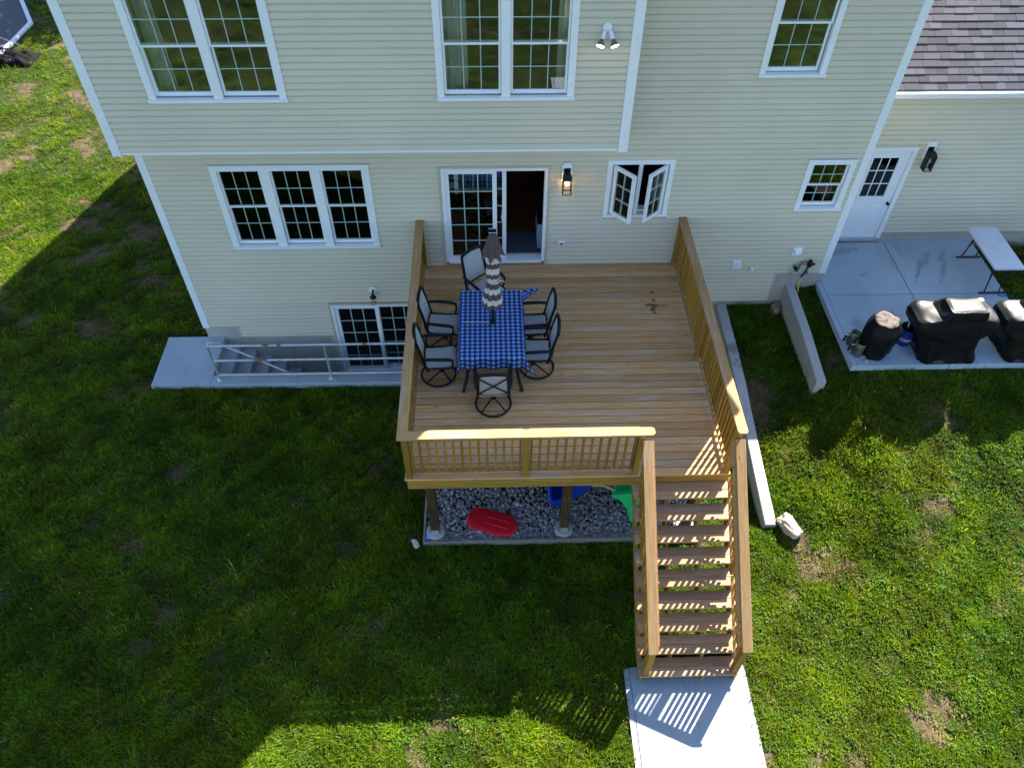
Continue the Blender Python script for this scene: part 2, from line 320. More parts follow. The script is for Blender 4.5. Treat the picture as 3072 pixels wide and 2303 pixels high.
# ------------------------------------------------------------------ terrain
def fbm(x, y, s, seed):
    v = np.zeros_like(x); a = 1.0
    for k in range(4):
        ph = seed * 1.7 + k * 2.1
        v += a * (np.sin(x * s + ph + 1.3 * np.sin(y * s * .7 + ph)) * np.sin(y * s * 1.1 - ph + 1.1 * np.sin(x * s * .8 + 2 * ph))); s *= 2.03; a *= .55
    return v
def bareness(x, y):
    edge = np.exp(-((x - 4.75) / .35) ** 2) * (y > -4.8) * (y < -.5) * .8 + np.exp(-((x - 4.9) / .5) ** 2 - ((y + 5.1) / .5) ** 2) * .5
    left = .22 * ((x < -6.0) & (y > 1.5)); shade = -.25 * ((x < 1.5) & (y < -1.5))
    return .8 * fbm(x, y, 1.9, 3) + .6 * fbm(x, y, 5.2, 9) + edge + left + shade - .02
def ground_z(x, y):
    x = np.asarray(x, float); y = np.asarray(y, float)
    low = np.full(np.broadcast(x, y).shape, -1.935)
    P = lambda ys, zs: np.interp(-y, ys, zs)
    hA = P([0, 1.6, 2.6, 4.64, 5.6, 6.8], [-1.17, -1.27, -1.46, -1.78, -1.86, -1.935])
    hBl = P([0, 2.3, 3.2, 4.64, 6.5, 8], [-1.14, -1.17, -1.33, -1.58, -1.80, -1.935])
    hBr = P([0, 2.3, 3.2, 4.64, 6.5, 8], [-.70, -1.0, -1.12, -1.45, -1.77, -1.935])
    hP = P([0, 2.1, 3.2, 4.64, 6.5, 8], [-.60, -.64, -.98, -1.38, -1.74, -1.935])
    tA = np.where(y > -4.66, (x > 4.525) * 1.0, smoothstep((x - 3.6) / 1.1))
    tB = np.where(y > -2.36, (x > 5.765) * 1.0, smoothstep((x - 5.5) / .9))
    tP = smoothstep((x - 5.9) / .7)
    mid = hA + (hBl - hA) * np.clip((x - 4.6) / 1.1, 0, 1)
    right = hBr + (hP - hBr) * tP
    z = low + (mid - low) * tA; z = z + (right - z) * tB
    bumps = .011 * (np.sin(x * 1.7 + y * .6) + np.sin(y * 2.3 - x * .9) + .6 * np.sin(x * 4.1 + 1) * np.sin(y * 3.7))
    return z + bumps * (y < 30)
xs = sorted(set([round(v, 3) for v in np.concatenate([np.arange(-20, 16.01, .2), [4.49, 4.56, 5.73, 5.80, -5.62, 6.28, -5.44, -1.1, 1.9, 3.55, -6.45, -1.14, 3.33], [-300, -150, -80, -50, -35, -26, 22, 30, 45, 80, 150, 300]])]))
ys = sorted(set([round(v, 3) for v in np.concatenate([np.arange(-16, 24.01, .2), [.1, -1.15, 1.1, -2.08, -4.70, -4.66, -4.68, -7.0, -2.38, -2.36, -2.34, -1.2], [-300, -150, -80, -50, -32, -22, 30, 40, 60, 100, 200, 300]])]))
def hole(x, y):
    return (-5.62 < x < 6.28 and .1 < y < 11.1) or (x > 6.28 and x < 13.3 and 1.1 < y < 9) or (-5.44 < x < -1.1 and -1.15 < y < .12)
gv = []; gf = []; gi = {}
X, Y = np.meshgrid(xs, ys, indexing='ij'); ZZ = ground_z(X, Y)
ny = len(ys)
gv = np.stack([X.ravel(), Y.ravel(), ZZ.ravel()], -1)
for i in range(len(xs) - 1):
    for j in range(ny - 1):
        if not hole((xs[i] + xs[i + 1]) / 2, (ys[j] + ys[j + 1]) / 2):
            gf.append((i * ny + j, (i + 1) * ny + j, (i + 1) * ny + j + 1, i * ny + j + 1))
gme = bpy.data.meshes.new('ground'); gme.from_pydata(gv.tolist(), [], gf)
for p in gme.polygons: p.use_smooth = True
ground = structure(put('ground', gme, 'soil')); gme.materials.append(MAT['lawn_far'])
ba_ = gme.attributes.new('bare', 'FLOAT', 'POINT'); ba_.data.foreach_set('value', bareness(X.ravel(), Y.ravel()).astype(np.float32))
uu, vv, ww = in_view(X.ravel(), Y.ravel(), ZZ.ravel()); near = (np.abs(uu) < 1.16) & (np.abs(vv) < 1.18) & (ww > 0)
gme.polygons.foreach_set('material_index', np.array([0 if near[list(f)].all() else 1 for f in gf], dtype=np.int32))

# ------------------------------------------------------------------ house
SC = 0.0995; S0 = -1.79
house = thing('house', (0, 5, -1.9), 'cream vinyl sided two storey house with overhanging upper floor', 'house')
def wall_core(name, x0, x1, z0, z1, y0, y1, openings, mat, parent):
    """a wall slab pierced by its openings (ox0, ox1, oz0, oz1)"""
    mb = MB(); cx = sorted(set([x0, x1] + [v for o in openings for v in o[:2] if x0 < v < x1])); cz = sorted(set([z0, z1] + [v for o in openings for v in o[2:] if z0 < v < z1]))
    solid = {}
    for i in range(len(cx) - 1):
        for k in range(len(cz) - 1):
            mx, mz = (cx[i] + cx[i + 1]) / 2, (cz[k] + cz[k + 1]) / 2
            solid[i, k] = not any(o[0] < mx < o[1] and o[2] < mz < o[3] for o in openings)
    for (i, k), sld in solid.items():
        if not sld: continue
        a, b_, c, d = cx[i], cx[i + 1], cz[k], cz[k + 1]
        mb.add([(a, y0, c), (b_, y0, c), (b_, y0, d), (a, y0, d)], [(0, 1, 2, 3)]); mb.add([(a, y1, c), (b_, y1, c), (b_, y1, d), (a, y1, d)], [(3, 2, 1, 0)])
        for di, dk, q in ((-1, 0, [(a, y0, c), (a, y0, d), (a, y1, d), (a, y1, c)]), (1, 0, [(b_, y0, c), (b_, y1, c), (b_, y1, d), (b_, y0, d)]), (0, -1, [(a, y0, c), (a, y1, c), (b_, y1, c), (b_, y0, c)]), (0, 1, [(a, y0, d), (b_, y0, d), (b_, y1, d), (a, y1, d)])):
            if not solid.get((i + di, k + dk), False): mb.add(q, [(0, 1, 2, 3)])
    return part(name, mb, mat, parent)
# windows as (x0, x1, z0, z1) of their outer casing
W_BUMP1 = (-4.89, -2.92, 3.65, 5.29); W_BUMP2 = (-.75, 1.23, 3.65, 5.29); W_RUP = (4.11, 5.13, 3.63, 5.26); W_SMALL = (5.335, 6.155, 1.16, 2.17)
W_TRIPLE = (-4.645, -2.02, .46, 2.17); W_CASE = (1.96, 3.085, 1.08, 2.20); D_MAIN = (-.87, 1.0, .05, 2.105); D_BASE = (-3.20, -1.36, -2.90, -.93)
ins = lambda w, d=.05: (w[0] + d, w[1] - d, w[2] + d, w[3] - d)
lower_wall = wall_core('wall', -5.76, 6.35, -1.0, 2.78, .016, .2, [ins(w) for w in (W_TRIPLE, W_CASE, W_SMALL, D_MAIN)] + [ins(D_BASE)], 'siding', house)
foundation = wall_core('foundation', -5.745, 6.335, -3.2, -1.0, .03, .26, [ins(D_BASE)], 'foundation_concrete', house)
part('foundation', MB().box(5.437, 6.335, .003, .0155, -1.05, -.30), 'foundation_concrete', house); part('foundation', MB().box(-5.745, -5.107, .003, .0295, -1.9, -1.493), 'foundation_concrete', house)
upper_wall = wall_core('wall', 2.1, 6.35, 2.78, 5.5, .016, .2, [ins(W_RUP)], 'siding', house)
bump_wall = wall_core('wall', -5.74, 2.11, 2.78, 6.08, -.645, -.45, [ins(W_BUMP1), ins(W_BUMP2)], 'siding', house)
mb = MB().box(-5.74, -5.54, -.45, .2, 2.78, 5.5).box(1.9, 2.11, -.45, .2, 2.78, 5.5)
part('wall_return', MB().box(-5.74, -5.55, -.449, .2, 2.79, 6.08), 'siding', house); part('wall_return', MB().box(1.91, 2.11, -.449, .2, 2.79, 6.08), 'siding', house)
part('soffit', MB().box(-5.74, 2.11, -.645, .02, 2.765, 2.779), 'trim_white', house)
# side and front walls, roof planes (they throw the big shadow)
part('side_wall', MB().prism([(.2, -3.2), (10.9, -3.2), (10.9, 2.45), (5.0, 6.95), (.2, 5.5)], 0, -5.76, -5.56), 'siding', house)
part('side_wall', MB().prism([(.2, -3.2), (10.9, -3.2), (10.9, 2.45), (5.0, 6.95), (.2, 5.5)], 0, 6.15, 6.35), 'siding', house)
part('front_wall', MB().box(-5.55, 6.14, 10.7, 10.9, -3.2, 2.45), 'siding', house)
def roof_plane(name, x0, x1, ya, za, yb, zb, th=.12):
    part(name, MB().prism([(ya, za), (yb, zb), (yb, zb + th), (ya, za + th)], 0, x0, x1), 'shingle', house)
roof_plane('roof', 2.12, 6.5, -.4, 5.40, 5.0, 6.97); roof_plane('roof', -5.9, 2.119, -.96, 6.06, 5.0, 6.97); roof_plane('roof', -5.9, 6.5, 5.001, 6.97, 11.3, 2.14)
# rooms behind the glass
part('room_floor', MB().box(-5.5, 6.1, .21, 6.0, -.25, .045), 'room_floor', house); part('room_floor', MB().box(-5.5, 6.1, .21, 6.0, 2.45, 2.74), 'room_wall', house); part('room_floor', MB().box(-5.5, 6.1, .27, 6.0, -3.1, -2.93), 'foundation_concrete', house)
part('room_wall', MB().box(-5.5, 6.1, 6.0, 6.1, -3.1, 5.4), 'room_dark', house); part('room_wall', MB().box(1.45, 1.55, .25, 6.0, .05, 2.44), 'room_wall', house); part('room_wall', MB().box(-1.75, -1.65, .25, 6.0, .05, 2.44), 'room_wall', house)
part('ceiling', MB().box(-5.5, 6.1, .21, 6.0, 5.3, 5.38), 'room_wall', house)

# lap siding: every course is a row of boards between the openings
def lap_profile(L, h=SC):
    pr = [(.015, .001), (-.016, .001), (-.022, .004), (-.0215, .018), (-.004, h - .03), (.010, h - .012), (.011, h + .003), (.015, h + .003)]     # (y, z)
    return MB().prism([(a, b_) for a, b_ in pr], 0, -L / 2, L / 2)
LAPC = {}
def lap(x0, x1, y, z, wall, mat='siding'):
    L = round(x1 - x0, 3)
    if L < .02: return
    if (L, mat) not in LAPC: LAPC[L, mat] = lap_profile(L).mesh('siding_board')
    put('siding_board', LAPC[L, mat], mat, wall, ((x0 + x1) / 2, y, z))
def course(x0, x1, y, z, wall, openings, seams, mat='siding'):
    segs = [(x0, x1)]
    for o in openings:
        if o[2] - .03 < z + .7 * SC and o[3] > z + .3 * SC:
            ns = []
            for a, b_ in segs:
                if o[1] <= a or o[0] >= b_: ns.append((a, b_))
                else:
                    if o[0] > a: ns.append((a, o[0]))
                    if o[1] < b_: ns.append((o[1], b_))
            segs = ns
    for a, b_ in segs:
        cut = [a] + [s for s in seams if a + .35 < s < b_ - .35] + [b_]
        for p, q in zip(cut[:-1], cut[1:]): lap(p + .0008, q - .0008, y, z, wall, mat)
pick = random.Random(3)
for k in range(46):
    z = S0 + SC * k
    if k % 2 == 0: seams = [pick.uniform(-2.9, -1.9) if pick.random() < .5 else -9, pick.uniform(1.1, 1.8) if pick.random() < .6 else -9, pick.uniform(3.3, 4.8)]
    if k < 8: course(-5.10 if k < 3 else -5.64, -3.205, 0, z, lower_wall, [D_BASE], [])
    else: course(-5.64, 5.41 if k < 15 else 6.23, 0, z, lower_wall, [W_TRIPLE, W_CASE, W_SMALL, D_MAIN, D_BASE], seams)
for k in range(46, 73):
    z = S0 + SC * k
    if k % 2 == 0: seams = [pick.uniform(2.6, 5.6)]
    course(2.125, 6.23, 0, z, upper_wall, [W_RUP], seams)
for k in range(32):
    z = 2.835 + SC * k
    if k % 2 == 0: seams = [pick.uniform(-4.2, -2.2), pick.uniform(-.9, 1.2)]
    course(-5.61, 1.97, -.66, z, bump_wall, [W_BUMP1, W_BUMP2], seams)
part('starter_strip', MB().box(-5.6, 1.965, -.675, -.646, 2.79, 2.832), 'trim_white', house)
part('starter_strip', MB().box(-5.105, -5.075, -.02, .015, -1.80, -1.495), 'jamb_tan', house)
part('starter_strip', MB().box(5.405, 5.435, -.02, .015, -1.0, -.305), 'jamb_tan', house)
part('starter_strip', MB().box(-3.30, -3.265, -.02, .029, -2.9, -1.80), 'jamb_tan', house)
for k in range(11): put('siding_board', LAPC.setdefault((.062, 'siding'), lap_profile(.062).mesh('siding_board')), 'siding', lower_wall, (-3.233, .012, S0 - SC * (k + 1)))
# corner boards
for x0, x1, y, z0, z1 in ((-5.775, -5.64, -.018, -1.53, 2.76), (6.23, 6.365, -.018, -.31, 5.5), (-5.755, -5.612, -.68, 2.765, 6.05), (1.972, 2.12, -.68, 2.765, 6.05)):
    part('corner_board', MB().box(x0, x1, y, y + .03, z0, z1, .006), 'trim_white', house)

def casing(name, w, y, sill=True, cw=.095, mat='trim_white', parent=house, mulls=()):
    x0, x1, z0, z1 = w; mb = MB(); d0, d1 = y - .032, y + .03
    bz = z0 + (.05 if sill else cw)
    mb.box(x0, x0 + cw, d0, d1, bz, z1 - cw).box(x1 - cw, x1, d0, d1, bz, z1 - cw).box(x0, x1, d0 - .002, d1, z1 - cw, z1)
    if sill: mb.box(x0 - .012, x1 + .012, d0 - .03, d1, z0, z0 + .05)
    else: mb.box(x0, x1, d0 - .002, d1, z0, z0 + cw)
    for a, b_ in mulls: mb.box(a, b_, d0 + .004, d1, bz, z1 - cw)
    # reveal inside the wall
    for a, b_ in ((x0 + cw - .012, x0 + cw), (x1 - cw, x1 - cw + .012)): mb.box(a, b_, d1, y + .17, bz, z1 - cw)
    return part(name, mb, mat, parent)
def sash(parent, x0, x1, z0, z1, y, cols, rows, rail=.036, brail=None, mat='vinyl_white', bar=.015):
    br = brail or rail
    mb = MB().box(x0, x0 + rail, y - .018, y + .018, z0, z1).box(x1 - rail, x1, y - .018, y + .018, z0, z1).box(x0 + rail, x1 - rail, y - .017, y + .017, z0, z0 + br).box(x0 + rail, x1 - rail, y - .017, y + .017, z1 - rail, z1)
    part('sash', mb, mat, parent)
    a, b_, c, d = x0 + rail, x1 - rail, z0 + br, z1 - rail
    part('pane', MB().box(a - .004, b_ + .004, y - .003, y + .003, c - .004, d + .004), 'glass', parent)
    for i in range(1, cols):
        xc = a + (b_ - a) * i / cols; board('muntin', xc - bar / 2, xc + bar / 2, y - .0095, y - .0045, c, d, 'grille_white', parent, 0)
    for j in range(1, rows):
        zc = c + (d - c) * j / rows; board('muntin', a, b_, y - .009, y - .004, zc - bar / 2, zc + bar / 2, 'grille_white', parent, 0)
def double_hung(w, y, units, meet):
    mulls = [(units[i][1], units[i + 1][0]) for i in range(len(units) - 1)]
    win = casing('window', w, y, True, units[0][0] - w[0], mulls=mulls)
    zb, zt = w[2] + .06, w[3] - (units[0][0] - w[0]) + .005
    for a, b_ in units:
        sash(win, a + .004, b_ - .004, meet - .02, zt, y + .02, 3, 2, .03)
        sash(win, a + .004, b_ - .004, zb, meet + .02, y + .06, 3, 2, .034, .06)
double_hung(W_BUMP1, -.66, [(-4.79, -3.96), (-3.83, -3.02)], 4.46); double_hung(W_BUMP2, -.66, [(-.65, .175), (.305, 1.13)], 4.47)
double_hung(W_RUP, 0, [(4.20, 5.02)], 4.44); double_hung(W_SMALL, 0, [(5.425, 6.055)], 1.67); double_hung(W_TRIPLE, 0, [(-4.54, -3.83), (-3.675, -2.98), (-2.84, -2.125)], 1.345)
# casement pair, both sashes swung out
cw = casing('window', W_CASE, 0, True, .08, mulls=[(2.49, 2.555)])
part('inner_frame', MB().box(2.04, 2.075, .03, .16, 1.13, 2.12).box(2.97, 3.005, .03, .16, 1.13, 2.12).box(2.075, 2.97, .03, .16, 1.13, 1.175), 'vinyl_white', cw)
for hx, ang, wd in ((2.085, -48, .455), (2.965, 180 + 41, .455)):
    mb = MB(); z0, z1, rl = 1.155, 2.105, .062
    mb.box(0, rl, -.02, .02, z0, z1).box(wd - rl, wd, -.02, .02, z0, z1).box(rl, wd - rl, -.02, .02, z0, z0 + rl).box(rl, wd - rl, -.02, .02, z1 - rl, z1)
    a, b_, c, d = rl, wd - rl, z0 + rl, z1 - rl
    rot = (0, 0, R(ang)); base = Vector((hx, -.02, 0)) - wloc(cw)
    def sub(name, m_, mat): put(name, m_.mesh(name), mat, cw, base, rot, local=True)
    sub('sash', mb, 'vinyl_white'); sub('pane', MB().box(a - .004, b_ + .004, -.003, .003, c, d), 'glass')
    sub('muntin', MB().box((a + b_) / 2 - .009, (a + b_) / 2 + .009, -.008, .008, c, d), 'grille_white')
    for j in (1, 2):
        zc = c + (d - c) * j / 3; sub('muntin', MB().box(a, b_, -.0075, .0075, zc - .009, zc + .009), 'grille_white')
    sub('latch', MB().box(wd, wd + .012, -.012, .012, 1.5, 1.62), 'vinyl_white')
# patio doors
def slider(w, y, open_, tan=True):
    x0, x1, z0, z1 = w; xm = (x0 + x1) / 2
    fr = MB().box(x0 + .035, x0 + .085, y - .03, y + .14, z0 + .035, z1 - .035).box(x1 - .085, x1 - .035, y - .03, y + .14, z0 + .035, z1 - .035).box(x0 + .085, x1 - .085, y - .031, y + .14, z1 - .085, z1 - .035).box(x0 + .085, x1 - .085, y - .045, y + .14, z0 + .012, z0 + .065)
    d = part('patio_door', fr, 'trim_white', house)
    part('jamb_channel', MB().box(x0 - .01, x0 + .034, y - .03, y + .015, z0 - .04, z1).box(x1 - .034, x1 + .01, y - .03, y + .015, z0 - .04, z1).box(x0 - .01, x1 + .01, y - .031, y + .015, z1 - .034, z1 + .012), 'jamb_tan', d)
    a, b_, c, e = x0 + .085, x1 - .085, z0 + .065, z1 - .085
    sash(d, a, xm + .035, c, e, y + .02, 3, 5, .075, .085, bar=.02)
    if open_:
        sash(d, a + .16, xm + .20, c, e, y + .085, 3, 5, .07, .085, bar=.02)
        part('door_handle', MB().tube([(xm + .155, y + .04, .95), (xm + .13, y + .02, .98), (xm + .12, y + .01, 1.08), (xm + .13, y + .02, 1.18), (xm + .155, y + .04, 1.21)], .011, 8), 'vinyl_white', d, 40)
        part('latch', MB().box(b_ - .012, b_ + .003, y + .03, y + .06, 1.0, 1.12), 'metal_black', d)
    else:
        sash(d, xm - .035, b_, c, e, y + .085, 3, 5, .075, .085, bar=.02)
    return d
slider(D_MAIN, 0, True); slider(D_BASE, .01, False)
part('door_sill', MB().box(-.84, .97, -.03, .014, .002, .055, .004), 'rail_wood', house)
# things seen in the rooms
tag(put('door_mat', MB().box(-.36, .36, -.32, .32, 0, .012, .004).mesh('door_mat'), 'mat_grey', None, (.52, .58, .047)), 'blue grey door mat just inside the open patio door', 'mat')
cab = thing('hamper', (.99, .62, .047), 'pale grey cloth hamper inside the patio door', 'hamper')
part('bag', MB().loft([[(x, y, z) for x, y in ((.86 - e, .38 - e), (1.12 + e, .38 - e), (1.12 + e, .86 + e), (.86 - e, .86 + e))] for z, e in ((.047, 0), (.3, .02), (.55, .01), (.62, 0))]), 'cloth_grey', cab); part('rim', MB().box(.845, 1.135, .365, .875, .621, .645, .006), 'metal_dark', cab)
tag(part('toy_ring', MB().tube([(-2.68 + .2 * math.cos(i * math.pi / 8), .62, -1.75 + .2 * math.sin(i * math.pi / 8)) for i in range(16)], .075, 10, closed=True), 'yellow_plastic', None, 60), 'yellow ring toy behind the basement glass door', 'toy')
tag(part('toy_box', MB().box(-2.95, -2.35, .42, .85, -2.925, -2.03, .02), 'blue_plastic'), 'blue toy box under the yellow ring behind basement glass', 'box')

def curtain(x0, x1, y, label):
    xs_ = np.linspace(x0, x1, 40); pts = [(x, y + .025 * math.sin(x * 70), 0) for x in xs_]
    mb = MB().add([(x, yy, 2.95) for x, yy, _ in pts] + [(x, yy, 5.25) for x, yy, _ in pts] , [(i, i + 1, i + 41, i + 40) for i in range(39)])
    tag(part('curtain', mb, 'curtain', None, 60), label, 'curtain', 'pale curtains behind the upper windows')
curtain(-.66, -.30, -.38, 'pale curtain at the left of the middle upper window'); curtain(.98, 1.15, -.38, 'narrow pale curtain at the right of the middle upper window'); curtain(-4.80, -4.55, -.38, 'pale curtain at the left of the upper left window')

# ------------------------------------------------------------------ wall fittings
def lantern(loc, label, lit, h=.30):
    t_ = thing('wall_lantern', loc, label, 'lantern', 'black box lanterns on white mounting blocks')
    x, y, z = loc
    oc = [(-.085, -.17), (.085, -.17), (.085, .12), (.045, .17), (-.045, .17), (-.085, .12)]
    part('mounting_block', MB().prism([(x + a, z + b_) for a, b_ in oc], 1, y - .045, y + .005), 'trim_white', t_)
    part('back_plate', MB().box(x - .055, x + .055, y - .062, y - .046, z - .06, z + .07, .004), 'metal_black', t_)
    part('arm', MB().tube([(x, y - .06, z + .01), (x, y - .12, z + .05), (x, y - .16, z + .03)], .013, 8), 'metal_black', t_, 40)
    c, hw = y - .16, .07
    part('cap', MB().loft([[(x - k, c - k, zz), (x + k, c - k, zz), (x + k, c + k, zz), (x - k, c + k, zz)] for k, zz in ((hw + .008, z - .055), (hw + .004, z - .03), (.045, z + .03))]), 'metal_black', t_)
    zb, zt = z - .055 - h + .02, z - .055
    for sx in (-1, 1):
        for sy in (-1, 1): part('frame_bar', MB().box(x + sx * hw - .006, x + sx * hw + .006, c + sy * hw - .006, c + sy * hw + .006, zb + .012, zt - .001), 'metal_black', t_)
    part('bottom_frame', MB().box(x - hw - .007, x + hw + .007, c - hw - .007, c - hw + .007, zb, zb + .011).box(x - hw - .007, x + hw + .007, c + hw - .007, c + hw + .007, zb, zb + .011).box(x - hw - .007, x - hw + .007, c - hw + .007, c + hw - .007, zb, zb + .011).box(x + hw - .007, x + hw + .007, c - hw + .007, c + hw - .007, zb, zb + .011), 'metal_black', t_)
    for q in (MB().box(x - hw + .007, x + hw - .007, c - hw - .002, c - hw, zb + .012, zt), MB().box(x - hw - .001, x - hw + .001, c - hw + .007, c + hw - .007, zb + .012, zt), MB().box(x + hw - .001, x + hw + .001, c - hw + .007, c + hw - .007, zb + .012, zt)): part('pane', q, 'glass_lamp', t_)
    part('socket', MB().lathe([(.018, zt - .06), (.018, zt - .001)], 10, x, c), 'string_white', t_, 40)
    part('bulb', MB().lathe([(.004, zt - .135), (.022, zt - .128), (.031, zt - .105), (.028, zt - .085), (.016, zt - .062)], 14, x, c), 'bulb_glow' if lit else 'string_white', t_, 60)
lantern((1.28, -.012, 2.01), 'lit black box lantern on the wall between patio door and open casement window', True)
lantern((8.06, 1.188, 1.60), 'unlit black box lantern on the garage wall right of the white door', False)
t_ = thing('basement_lamp', (-2.28, -.01, -.58), 'small black lamp on round white base above the basement glass door', 'lamp')
part('base', MB().tube([(-2.28, .0, -.58), (-2.28, -.035, -.58)], .085, 20), 'trim_white', t_, 40)
part('arm', MB().tube([(-2.28, -.036, -.58), (-2.28, -.10, -.56), (-2.28, -.13, -.60)], .02, 8), 'metal_black', t_, 40)
part('cap', MB().lathe([(.065, -.68), (.06, -.64), (.03, -.60)], 4, -2.28, -.14, lambda th, z: 1), 'metal_black', t_)
part('cage', MB().box(-2.325, -2.317, -.185, -.177, -.80, -.681).box(-2.243, -2.235, -.185, -.177, -.80, -.681).box(-2.325, -2.235, -.186, -.176, -.812, -.801).box(-2.325, -2.235, -.106, -.098, -.812, -.801), 'metal_black', t_)
t_ = thing('floodlight', (1.625, -.672, 4.70), 'twin lit floodlight on round white base near upper corner board', 'floodlight')
part('base', MB().tube([(1.625, -.665, 4.70), (1.625, -.70, 4.70)], .062, 22), 'trim_white', t_, 40)
for s in (-1, 1):
    a = Vector((1.625 + s * .03, -.705, 4.68)); d = Vector((s * .30, -.62, -.72)).normalized()
    a1 = a + d * .035; a2 = a + d * .14; a3 = a + d * .155; a4 = a + d * .235
    ft = part('head', MB().tube([a, a1], .011, 8).tube([a1, a2], [.026, .030], 12), 'trim_white', t_, 40)
    part('lamp_reflector', MB().tube([a3 - d * .015, a3, a4], [.022, .028, .060], 16, cap=True), 'pipe_grey', t_, 40)
    part('lens', MB().tube([a4, a4 + d * .006, a4 + d * .014], [.057, .05, .02], 16), 'flood_glow', t_, 60)
def flat_fitting(name, x0, x1, z0, z1, label, cat, louvre, y=-.01):
    t_ = thing(name, ((x0 + x1) / 2, y, (z0 + z1) / 2), label, cat)
    part('plate', MB().box(x0, x1, y - .022, y, z0, z1, .005), 'trim_white', t_)
    w = x1 - x0; h = z1 - z0
    if louvre == 'hood':
        part('hood', MB().prism([(y - .023, z0 + .45 * h), (y - .09, z0 + .5 * h), (y - .023, z1 - .12 * h)], 0, x0 + .2 * w, x1 - .12 * w), 'trim_white', t_)
        part('flap', MB().box(x0 + .22 * w, x1 - .14 * w, y - .03, y - .0225, z0 + .18 * h, z0 + .42 * h), 'vinyl_white', t_)
    elif louvre == 'grille':
        for i in range(6): part('slat', MB().box(x0 + .14 * w, x1 - .14 * w, y - .034, y - .0225, z0 + h * (.14 + .12 * i), z0 + h * (.21 + .12 * i)), 'trim_white', t_)
    else:
        part('cover', MB().box(x0 + .006, x1 - .006, y - .07, y - .0225, z0 + .006, z1 - .006, .01), 'trim_white', t_)
        part('window', MB().box(x0 + .03, x1 - .03, y - .073, y - .0705, z0 + .03, z1 - .035), 'pipe_grey', t_)
flat_fitting('outlet_cover', 1.20, 1.33, .47, .575, 'white weatherproof outlet box low on the wall right of the patio door', 'outlet', 'box')
flat_fitting('dryer_vent', 5.575, 5.755, .14, .33, 'square white hooded vent above the gas regulator', 'vent', 'hood')
flat_fitting('louvred_vent', 4.515, 4.685, -.17, .03, 'white louvred vent just right of the deck railing', 'vent', 'grille')
tag(part('drain_pipe', MB().tube([(4.90, 0, -.155), (4.90, -.06, -.155), (4.90, -.085, -.175)], [.035, .035, .032], 14), 'vinyl_white', None, 40), 'short white pipe stub poking from the siding beside a louvred vent', 'pipe')
t_ = thing('gas_regulator', (5.77, -.02, -.2), 'grey gas pipe with black regulator and yellow hose at right house corner', 'regulator')
part('pipe', MB().tube([(5.75, .0, -.20), (5.75, -.07, -.20), (5.76, -.09, -.19), (5.79, -.09, -.02), (5.80, -.09, 0.0), (5.83, -.09, .0)], .022, 10), 'pipe_grey', t_, 40)
part('coupling', MB().tube([(5.83, -.09, .0), (5.845, -.09, 0), (5.85, -.09, .002), (5.89, -.09, .002), (5.895, -.09, .002), (5.91, -.09, .003)], [.022, .03, .022, .03, .022, .016], 8), 'brass', t_, 40)
part('regulator_body', MB().lathe([(.03, -.07), (.05, -.05), (.055, .0), (.04, .04), (.035, .05), (.03, .075)], 14, 5.955, -.1).tube([(5.99, -.1, -.01), (6.05, -.1, -.015)], .026, 10), 'metal_black', t_, 40)
part('valve', MB().tube([(5.72, -.04, -.12), (5.72, -.09, -.12)], .035, 10), 'metal_black', t_, 40)
part('tape', MB().tube([(5.70 - .05 * (1 - math.cos(i * .7)), -.08, -.2 - .045 * i / 4 - .02 * math.sin(i * .7)) for i in range(9)], .008, 6).tube([(5.705, -.05, -.09), (5.735, -.05, -.09)], .03, 8), 'teal_tape', t_, 40)
part('hose', MB().tube([(5.95, -.1, -.07), (5.92, -.11, -.16), (5.915, -.09, -.25), (5.90, -.06, -.36)], .017, 8), 'metal_black', t_, 40)
part('hose_end', MB().tube([(5.90, -.06, -.36), (5.895, -.07, -.48), (5.90, -.11, -.62), (5.92, -.13, -.72)], .014, 8), 'hose_yellow', t_, 40)
part('clip', MB().tube([(5.945, -.115, -.18), (5.955, -.12, -.23)], .02, 8), 'hose_blue', t_, 40)

# ------------------------------------------------------------------ garage
GY = 1.2
garage = thing('garage', (9.5, 5, -.6), 'cream sided garage wing with grey shingle roof and white gutter', 'garage')
GD = (6.93, 7.86, -.44, 1.64)
gwall = wall_core('wall', 6.36, 13.2, -.3, 2.75, GY + .016, GY + .2, [(GD[0] + .03, GD[1] - .03, -.5, GD[3] - .03)], 'garage_siding', garage)
part('foundation', MB().box(6.36, 13.19, GY + .03, GY + .3, -1.2, -.3), 'foundation_concrete', garage)
part('side_wall', MB().box(13.0, 13.2, GY + .3, 8.9, -1.2, 2.75), 'garage_siding', garage); part('front_wall', MB().box(6.37, 12.99, 8.7, 8.9, -1.2, 2.75), 'garage_siding', garage)
for k in range(31):
    z = -.295 + SC * k
    if k % 2 == 0: seams = [pick.uniform(8.6, 10.6), 12.0]
    course(6.372, 13.19, GY, z, gwall, [(GD[0] - .005, GD[1] + .005, GD[2], GD[3] + .005)], seams, 'garage_siding')
SL = R(32.7); EY, EZ = 1.02, 2.86
roof = part('roof', MB().prism([(EY, EZ - .02), (5.2, EZ - .02 + 4.18 * math.tan(SL)), (9.3, EZ - .02), (9.3, EZ - .12), (5.2, EZ - .12 + 4.18 * math.tan(SL)), (EY, EZ - .12)], 0, 6.36, 13.5), 'shingle', garage)
tabs = {}
